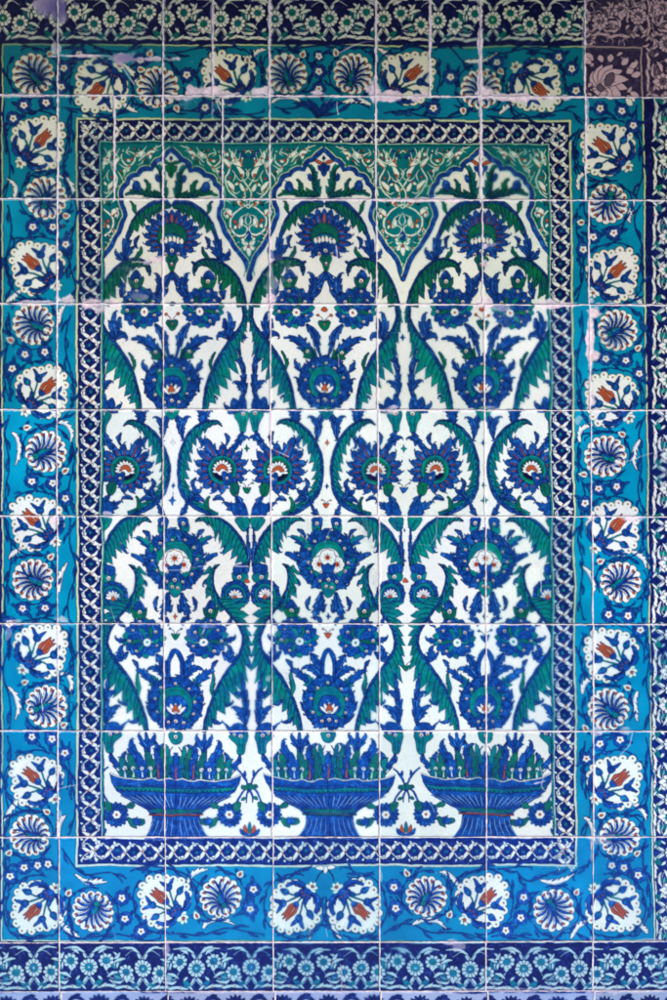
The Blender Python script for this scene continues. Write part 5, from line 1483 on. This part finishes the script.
# ---------------------------------------------------------------- one label for each tile
LABELS = [
    ["top left corner tile with a violet plaster stain on its navy band, pinwheel below",
     "top row tile with a red tulip pointing down left and a plaster streak above",
     "narrow top row tile with a blue rosette and half a pinwheel, beside the first tulip",
     "narrow top row tile with a red tulip leaning up left and plaster smeared below",
     "top row tile with two pinwheel flowers facing each other over a column of blue rosettes",
     "narrow top row tile with a red tulip leaning up right in a white scalloped medallion",
     "narrow top row tile with one blue rosette on teal, between the last two tulip tiles",
     "top row tile with a red tulip pointing down right, thick pale mortar below it",
     "odd purple and cream corner tile in the top right, with a broad petalled flower"],
    ["left border tile under the top left corner, a red tulip medallion below three blue rosettes",
     "narrow tile with the upper left corner of the braided navy frame, beside the left border",
     "narrow tile with the left shoulder of the left arch under braided navy and white band",
     "narrow tile with the right half of the left arch, curled green leaves inside",
     "narrow tile of white scrolls on turquoise between the left arch and the middle arch",
     "tile with the whole scalloped top of the middle arch and two curled green leaves",
     "tile with white scrolls on turquoise and the left half of the right arch",
     "tile with the blurred right half of the right arch and the upper right frame corner",
     "right border tile just below the purple corner tile, a red tulip leaning up left"],
    ["left border tile with a red tulip pointing up left, the upper one of those",
     "tile with a stained green leaf and left half of the palmette under the left arch",
     "tile with the turquoise scrolled pendant between the left and middle arches",
     "tile with the complete blue and green palmette flower under the middle arch",
     "tile with the turquoise pendant between middle and right arches and half a palmette",
     "tile with the right part of the palmette under the right arch, worn at top",
     "right border tile with a red tulip leaning up right directly above the lumpy mortar joint"],
    ["left border tile with a whole pinwheel above two rosettes, third tulip medallion at its foot",
     "upper field tile with a long serrated leaf by the left braid and half a flower",
     "tile with leaning green leaves over upright blue fronds, crack through its upper left corner",
     "tile with a whole round blue flower below two half blossoms, upper middle column",
     "tile with blue fronds at left and a cut round flower at right, upper field",
     "tile with a blurred half round flower, upper field beside the right braid",
     "right border tile with a ragged lump of pink mortar down its left joint"],
    ["left border tile with a pinwheel and three rosettes, tulip medallion cut by its lower joint",
     "tile with one red centred lotus against the left braid, under an arching teal leaf tip",
     "tile with C shaped leaf and red centred lotus, just left of the middle column",
     "tile with two C shaped leaves back to back between cut lotus flowers, middle column",
     "lotus row tile with red centred lotus at its left, just right of the middle column",
     "tile with one C shaped leaf round a red centred lotus, against the right braid",
     "right border tile crossed by a thin white crack running up to the right"],
    ["left border tile with a pinwheel flower above two faded rosettes and lilac mortar spots",
     "tile with a ring blossom by the left braid and half of the big lotus",
     "tile with the right half of the left big lotus, a pale crack running across it",
     "tile with the whole big lotus and teal leaves at both upper corners, middle column",
     "tile with most of the right big lotus and a forked crack through its teal leaf",
     "tile with the smeared right part of the right big lotus, against the right braid",
     "right border tile with tulip medallion cut by its top joint above a pinwheel flower"],
    ["left border tile with a red tulip medallion above a pinwheel, white scratch at right",
     "tile with a wide teal leaf by the left braid, above the left basin",
     "tile with a swirling blossom and a blue lancet at its left, above the left basin",
     "tile with the complete low round flower under a blue lancet, directly above the middle basin",
     "tile with a teal leaf and most of the round flower above the right basin",
     "tile with a blurred teal leaf by the right braid, just above the right basin",
     "right border tile with a whole red tulip pointing up left above a pinwheel flower"],
    ["left border tile with tulip medallion between rosettes and a pinwheel cut by its lower joint",
     "tile with the left part of the left blue fluted basin beside the braid",
     "tile with the right part of the left basin, its red collar, and two small carnations",
     "tile with the complete middle basin holding upright blue and green leaves",
     "tile with the left part of the right basin and crossed stems of small carnations",
     "tile with the right part of the right basin, fine cracks near the braid",
     "right border tile with a red tulip leaning up right and a pale crack above it"],
    ["lower left corner tile of the turquoise border, its red tulip pointing down left",
     "lower border tile with the lower left corner of the braided frame above a pinwheel flower",
     "lower border tile with a red tulip pointing up left beside a complete pinwheel flower",
     "lower border tile with two red tulips pointing outward from a white blossom at its top",
     "lower border tile with a pinwheel at left, tulip medallion cut by its right joint",
     "lower border tile with three blue rosettes and the lower right corner of the braided frame",
     "lower right corner tile of the turquoise border, its red tulip pointing down right"],
    ["navy rosette tile at the foot of the wall, under the lower left corner tulip",
     "navy rosette tile at the foot of the wall, under the frame corner at lower left",
     "navy rosette tile at the foot of the wall, under the tulip pointing up left",
     "navy rosette tile at the foot of the wall, under the pair of outward red tulips",
     "navy rosette tile at the foot of the wall, mortar smeared over its top edge",
     "navy rosette tile at the foot of the wall, under the frame corner at lower right",
     "navy rosette tile at the foot of the wall, under the lower right corner tulip"],
    ["lavender tile cut off by the bottom edge, first from the left",
     "lavender tile cut off by the bottom edge, second from the left",
     "lavender tile cut off by the bottom edge, third from the left",
     "lavender tile cut off by the bottom edge, fourth from the left, in the middle",
     "lavender tile cut off by the bottom edge, third from the right",
     "lavender tile cut off by the bottom edge, second from the right",
     "lavender tile cut off by the bottom edge, last on the right"],
]
GROUPS = ["tiles of the topmost course", "border tiles at the foot of the wall", "tiles of the vase panel and its border"]
# ---------------------------------------------------------------- materials
def node_mat(name):
    m = bpy.data.materials.new(name)
    m.use_nodes = True
    return m, m.node_tree, m.node_tree.nodes['Principled BSDF']


def glaze_material():
    m, t, b = node_mat("painted_glaze")
    a = t.nodes.new('ShaderNodeAttribute'); a.attribute_name = 'glaze'
    tc = t.nodes.new('ShaderNodeTexCoord')
    n1 = t.nodes.new('ShaderNodeTexNoise'); n1.inputs['Scale'].default_value = 9; n1.inputs['Detail'].default_value = 3
    n2 = t.nodes.new('ShaderNodeTexNoise'); n2.inputs['Scale'].default_value = 420; n2.inputs['Detail'].default_value = 2
    v = t.nodes.new('ShaderNodeTexVoronoi'); v.feature = 'DISTANCE_TO_EDGE'; v.inputs['Scale'].default_value = 150
    for n in (n1, n2, v):
        t.links.new(tc.outputs['Object'], n.inputs['Vector'])
    # the mottled depth of old glaze, and its fine craze lines
    mr = t.nodes.new('ShaderNodeMapRange'); mr.inputs['To Min'].default_value = .93; mr.inputs['To Max'].default_value = 1.05
    t.links.new(n2.outputs['Fac'], mr.inputs['Value'])
    cr = t.nodes.new('ShaderNodeMapRange'); cr.inputs['From Max'].default_value = .035; cr.inputs['To Min'].default_value = .93; cr.inputs['To Max'].default_value = 1
    t.links.new(v.outputs['Distance'], cr.inputs['Value'])
    mu = t.nodes.new('ShaderNodeMath'); mu.operation = 'MULTIPLY'
    t.links.new(mr.outputs[0], mu.inputs[0]); t.links.new(cr.outputs[0], mu.inputs[1])
    vm = t.nodes.new('ShaderNodeVectorMath'); vm.operation = 'SCALE'
    t.links.new(a.outputs['Color'], vm.inputs[0]); t.links.new(mu.outputs[0], vm.inputs['Scale'])
    t.links.new(vm.outputs[0], b.inputs['Base Color'])
    # gloss travels in the attribute's alpha: 1 = sound glaze, 0 = bare plaster
    r = t.nodes.new('ShaderNodeMapRange'); r.inputs['To Min'].default_value = .85; r.inputs['To Max'].default_value = .16
    t.links.new(a.outputs['Alpha'], r.inputs['Value']); t.links.new(r.outputs[0], b.inputs['Roughness'])
    s = t.nodes.new('ShaderNodeMapRange'); s.inputs['To Min'].default_value = .15; s.inputs['To Max'].default_value = .4
    t.links.new(a.outputs['Alpha'], s.inputs['Value']); t.links.new(s.outputs[0], b.inputs['Specular IOR Level'])
    bp = t.nodes.new('ShaderNodeBump'); bp.inputs['Strength'].default_value = .25; bp.inputs['Distance'].default_value = .006
    t.links.new(n1.outputs['Fac'], bp.inputs['Height'])
    bp2 = t.nodes.new('ShaderNodeBump'); bp2.inputs['Strength'].default_value = .12; bp2.inputs['Distance'].default_value = .0004
    t.links.new(n2.outputs['Fac'], bp2.inputs['Height']); t.links.new(bp.outputs[0], bp2.inputs['Normal'])
    t.links.new(bp2.outputs[0], b.inputs['Normal'])
    return m


def rough_material(name, c1, c2, scale, rough=.9, bump=.004):
    m, t, b = node_mat(name)
    tc = t.nodes.new('ShaderNodeTexCoord')
    n = t.nodes.new('ShaderNodeTexNoise'); n.inputs['Scale'].default_value = scale; n.inputs['Detail'].default_value = 6
    t.links.new(tc.outputs['Object'], n.inputs['Vector'])
    cr = t.nodes.new('ShaderNodeValToRGB')
    cr.color_ramp.elements[0].position = .35; cr.color_ramp.elements[0].color = (*c1, 1)
    cr.color_ramp.elements[1].position = .65; cr.color_ramp.elements[1].color = (*c2, 1)
    t.links.new(n.outputs['Fac'], cr.inputs[0]); t.links.new(cr.outputs[0], b.inputs['Base Color'])
    b.inputs['Roughness'].default_value = rough
    bp = t.nodes.new('ShaderNodeBump'); bp.inputs['Distance'].default_value = bump
    t.links.new(n.outputs['Fac'], bp.inputs['Height']); t.links.new(bp.outputs[0], b.inputs['Normal'])
    return m


GLAZE = glaze_material()
MORTAR = rough_material("lime_mortar", (.62, .54, .60), (.84, .77, .82), 90, bump=.002)
PAVING = rough_material("stone_paving", (.30, .34, .40), (.36, .40, .46), 3)
BLOCKER_DARK = rough_material("blocker_dark", (.10, .075, .055), (.16, .12, .09), 6)


def new_obj(name, mesh, mats):
    o = bpy.data.objects.new(name, mesh)
    scene.collection.objects.link(o)
    for m in mats:
        mesh.materials.append(m)
    return o


def box_mesh(name, x0, x1, y0, y1, z0, z1):
    me = bpy.data.meshes.new(name)
    v = [(x, y, z) for x in (x0, x1) for y in (y0, y1) for z in (z0, z1)]
    f = [(0, 1, 3, 2), (4, 6, 7, 5), (0, 4, 5, 1), (2, 3, 7, 6), (0, 2, 6, 4), (1, 5, 7, 3)]
    me.from_pydata(v, [], f)
    return me


# ---------------------------------------------------------------- setting: mortar bed, floor, added eave
def mortar_bed():
    """The bed the tiles are pressed in; it fills the joints to about a millimetre below the glaze."""
    xs = np.arange(-49, 699.1, 1.5); ys = np.arange(-13, 1045.1, 1.5)
    r = np.random.RandomState(9)
    h = vnoise(len(ys), len(xs), 4, 91, 3) * .0005 + .0021
    X, Y = np.meshgrid(xs, ys)
    co = np.stack([(X - 333.5) * K, h, ZC + (500 - Y) * K], -1).reshape(-1, 3)
    me = grid_mesh("wall_mortar_bed", co, len(ys), len(xs))
    o = new_obj("wall", me, [MORTAR])
    o['kind'] = 'structure'
    return o


def grid_mesh(name, co, nv, nu):
    me = bpy.data.meshes.new(name)
    idx = np.arange(nv * nu, dtype=np.int32).reshape(nv, nu)
    q = np.stack([idx[:-1, :-1], idx[1:, :-1], idx[1:, 1:], idx[:-1, 1:]], -1).reshape(-1)
    nf = (nv - 1) * (nu - 1)
    me.vertices.add(nv * nu); me.vertices.foreach_set('co', co.astype(np.float32).ravel())
    me.loops.add(nf * 4); me.loops.foreach_set('vertex_index', q.astype(np.int32))
    me.polygons.add(nf); me.polygons.foreach_set('loop_start', np.arange(0, nf * 4, 4, dtype=np.int32))
    me.polygons.foreach_set('use_smooth', np.ones(nf, bool))
    me.update(calc_edges=True)
    return me


compose()
IMG, GLOSS, RELIEF = glaze()
RELIEF = (RELIEF + np.roll(RELIEF, 1, 0) + np.roll(RELIEF, 1, 1) + np.roll(RELIEF, -1, 0)) / 4
LIN = np.where(IMG <= .04045, IMG / 12.92, ((IMG + .055) / 1.055) ** 2.4).astype(np.float32)


def bilinear(A, x, y):
    h, w = A.shape[:2]
    fx = np.clip((x - OX) * 2 - .5, 0, w - 1.001); fy = np.clip((y - OY) * 2 - .5, 0, h - 1.001)
    xi = fx.astype(int); yi = fy.astype(int); a = fx - xi; b = fy - yi
    if A.ndim == 3:
        a = a[..., None]; b = b[..., None]
    return (A[yi, xi] * (1 - a) + A[yi, xi + 1] * a) * (1 - b) + (A[yi + 1, xi] * (1 - a) + A[yi + 1, xi + 1] * a) * b


EDGE_N = np.stack([vnoise(1, 1200, 9, 700 + i, 3)[0] for i in range(64)])


def tile(row, colm, x0, x1, ytl, ytr, ybl, ybr, seed):
    """One glazed tile: a fine relief mesh carrying its own share of the painting, with worn rounded edges."""
    r = random.Random(seed)
    hi = max(0, 1 - row / 3.5)
    gapx = .48 + r.uniform(0, .42) + .3 * hi; gapy = .46 + r.uniform(0, .4) + .3 * hi; jag = .5 + .5 * hi
    nu = int((x1 - x0) * 2) + 1; nv = int((ybl - ytl) * 2) + 1
    u = np.linspace(0, 1, nu)[None]; v = np.linspace(0, 1, nv)[:, None]
    jl = EDGE_N[r.randrange(64)][:nv][:, None] * jag; jr = EDGE_N[r.randrange(64)][:nv][:, None] * jag
    jt = EDGE_N[r.randrange(64)][:nu][None] * jag; jb = EDGE_N[r.randrange(64)][:nu][None] * jag
    X = x0 + gapx + jl + (x1 - x0 - 2 * gapx - jl + jr) * u
    top = ytl + (ytr - ytl) * u + gapy + jt; bot = ybl + (ybr - ybl) * u - gapy + jb
    Y = top + (bot - top) * v
    X = X + 0 * v
    sx, sy = r.uniform(-.35, .35), r.uniform(-.35, .35)
    col = bilinear(LIN, X + sx, Y + sy); gl = bilinear(GLOSS, X, Y); rl = bilinear(RELIEF, X, Y)
    if row == 0 and x0 > 580:                       # the odd manganese-purple corner tile
        L = col.mean(-1, keepdims=True)
        col = np.clip((L * .7 + col * .3) * np.array([.80, .57, .62]) + np.array([.008, .002, .018]), 0, 1)
    br = 1 + r.uniform(-.08, .07)
    tint = np.array([1 + r.uniform(-.04, .04), 1, 1 + r.uniform(-.04, .04)])
    col = np.clip(col * br * tint, 0, 1)
    # depth: handmade unevenness, edges rolling off over the last millimetres
    d_edge = np.minimum(np.minimum(u * (x1 - x0), (1 - u) * (x1 - x0)), np.minimum(v * (ybl - ytl), (1 - v) * (ybl - ytl)))
    roll = np.clip(1 - d_edge / 1.6, 0, 1) ** 2 * .0012
    tilt = (u - .5) * r.uniform(-.0006, .0006) + (v - .5) * r.uniform(-.0006, .0006) + r.uniform(-.0004, .0003)
    belly = ((u - .5) ** 2 + (v - .5) ** 2) * r.uniform(-.0008, .0012)
    D = roll + tilt + belly - rl * .0006
    cx, cy = (x0 + x1) / 2, (ytl + ybl) / 2
    co = np.stack([(X - cx) * K, D, (cy - Y) * K], -1)
    # skirt: the sides of the tile going back into the mortar
    co = np.pad(co, ((1, 1), (1, 1), (0, 0)), mode='edge')
    co[0, :, 1] = co[-1, :, 1] = .012; co[:, 0, 1] = co[:, -1, 1] = .012
    col = np.pad(col, ((1, 1), (1, 1), (0, 0)), mode='edge'); gl = np.pad(gl, 1, mode='edge')
    body = np.array([.45, .38, .36])
    for sl in ((0, slice(None)), (-1, slice(None)), (slice(None), 0), (slice(None), -1)):
        col[sl] = body; gl[sl] = 0
    me = grid_mesh("tile", co.reshape(-1, 3), nv + 2, nu + 2)
    at = me.color_attributes.new('glaze', 'FLOAT_COLOR', 'POINT')
    at.data.foreach_set('color', np.concatenate([col, gl[..., None]], -1).astype(np.float32).ravel())
    o = new_obj("glazed_tile", me, [GLAZE])
    o.location = wall_xyz(cx, cy, 0)
    return o


SHADE_EAVE = 0.8
mortar_bed()
n = 0
for row in range(len(YB) - 1):
    xb = XB[row]
    for c in range(len(xb) - 1):
        x0, x1 = xb[c], xb[c + 1]
        yl = lambda k, x: YB[k][0] + (YB[k][1] - YB[k][0]) * x / 667.
        o = tile(row, c, x0, x1, yl(row, x0), yl(row, x1), yl(row + 1, x0), yl(row + 1, x1), 100 + n)
        o['label'] = LABELS[row][c]
        o['category'] = 'tile'
        o['group'] = GROUPS[0] if row == 0 else GROUPS[1] if row >= 9 else GROUPS[2]
        n += 1

# ---------------------------------------------------------------- out of view: floor, eave added for shade, dark blocker added against sky glare
o = new_obj("floor", box_mesh("floor", -9, 9, -14, .06, -.12, 0), [PAVING]); o['kind'] = 'structure'
o = new_obj("shade_eave", box_mesh("shade_eave", -9, 9, -SHADE_EAVE, .06, 3.45, 3.6), [BLOCKER_DARK]); o['kind'] = 'structure'  # unseen eave, added to shade the upper courses
o = new_obj("wall", box_mesh("sky_glare_blocker", -9, 9, -14.4, -14, 0, 8.5), [BLOCKER_DARK]); o['kind'] = 'structure'  # unseen dark blocker, added to keep sky out of the glaze reflections
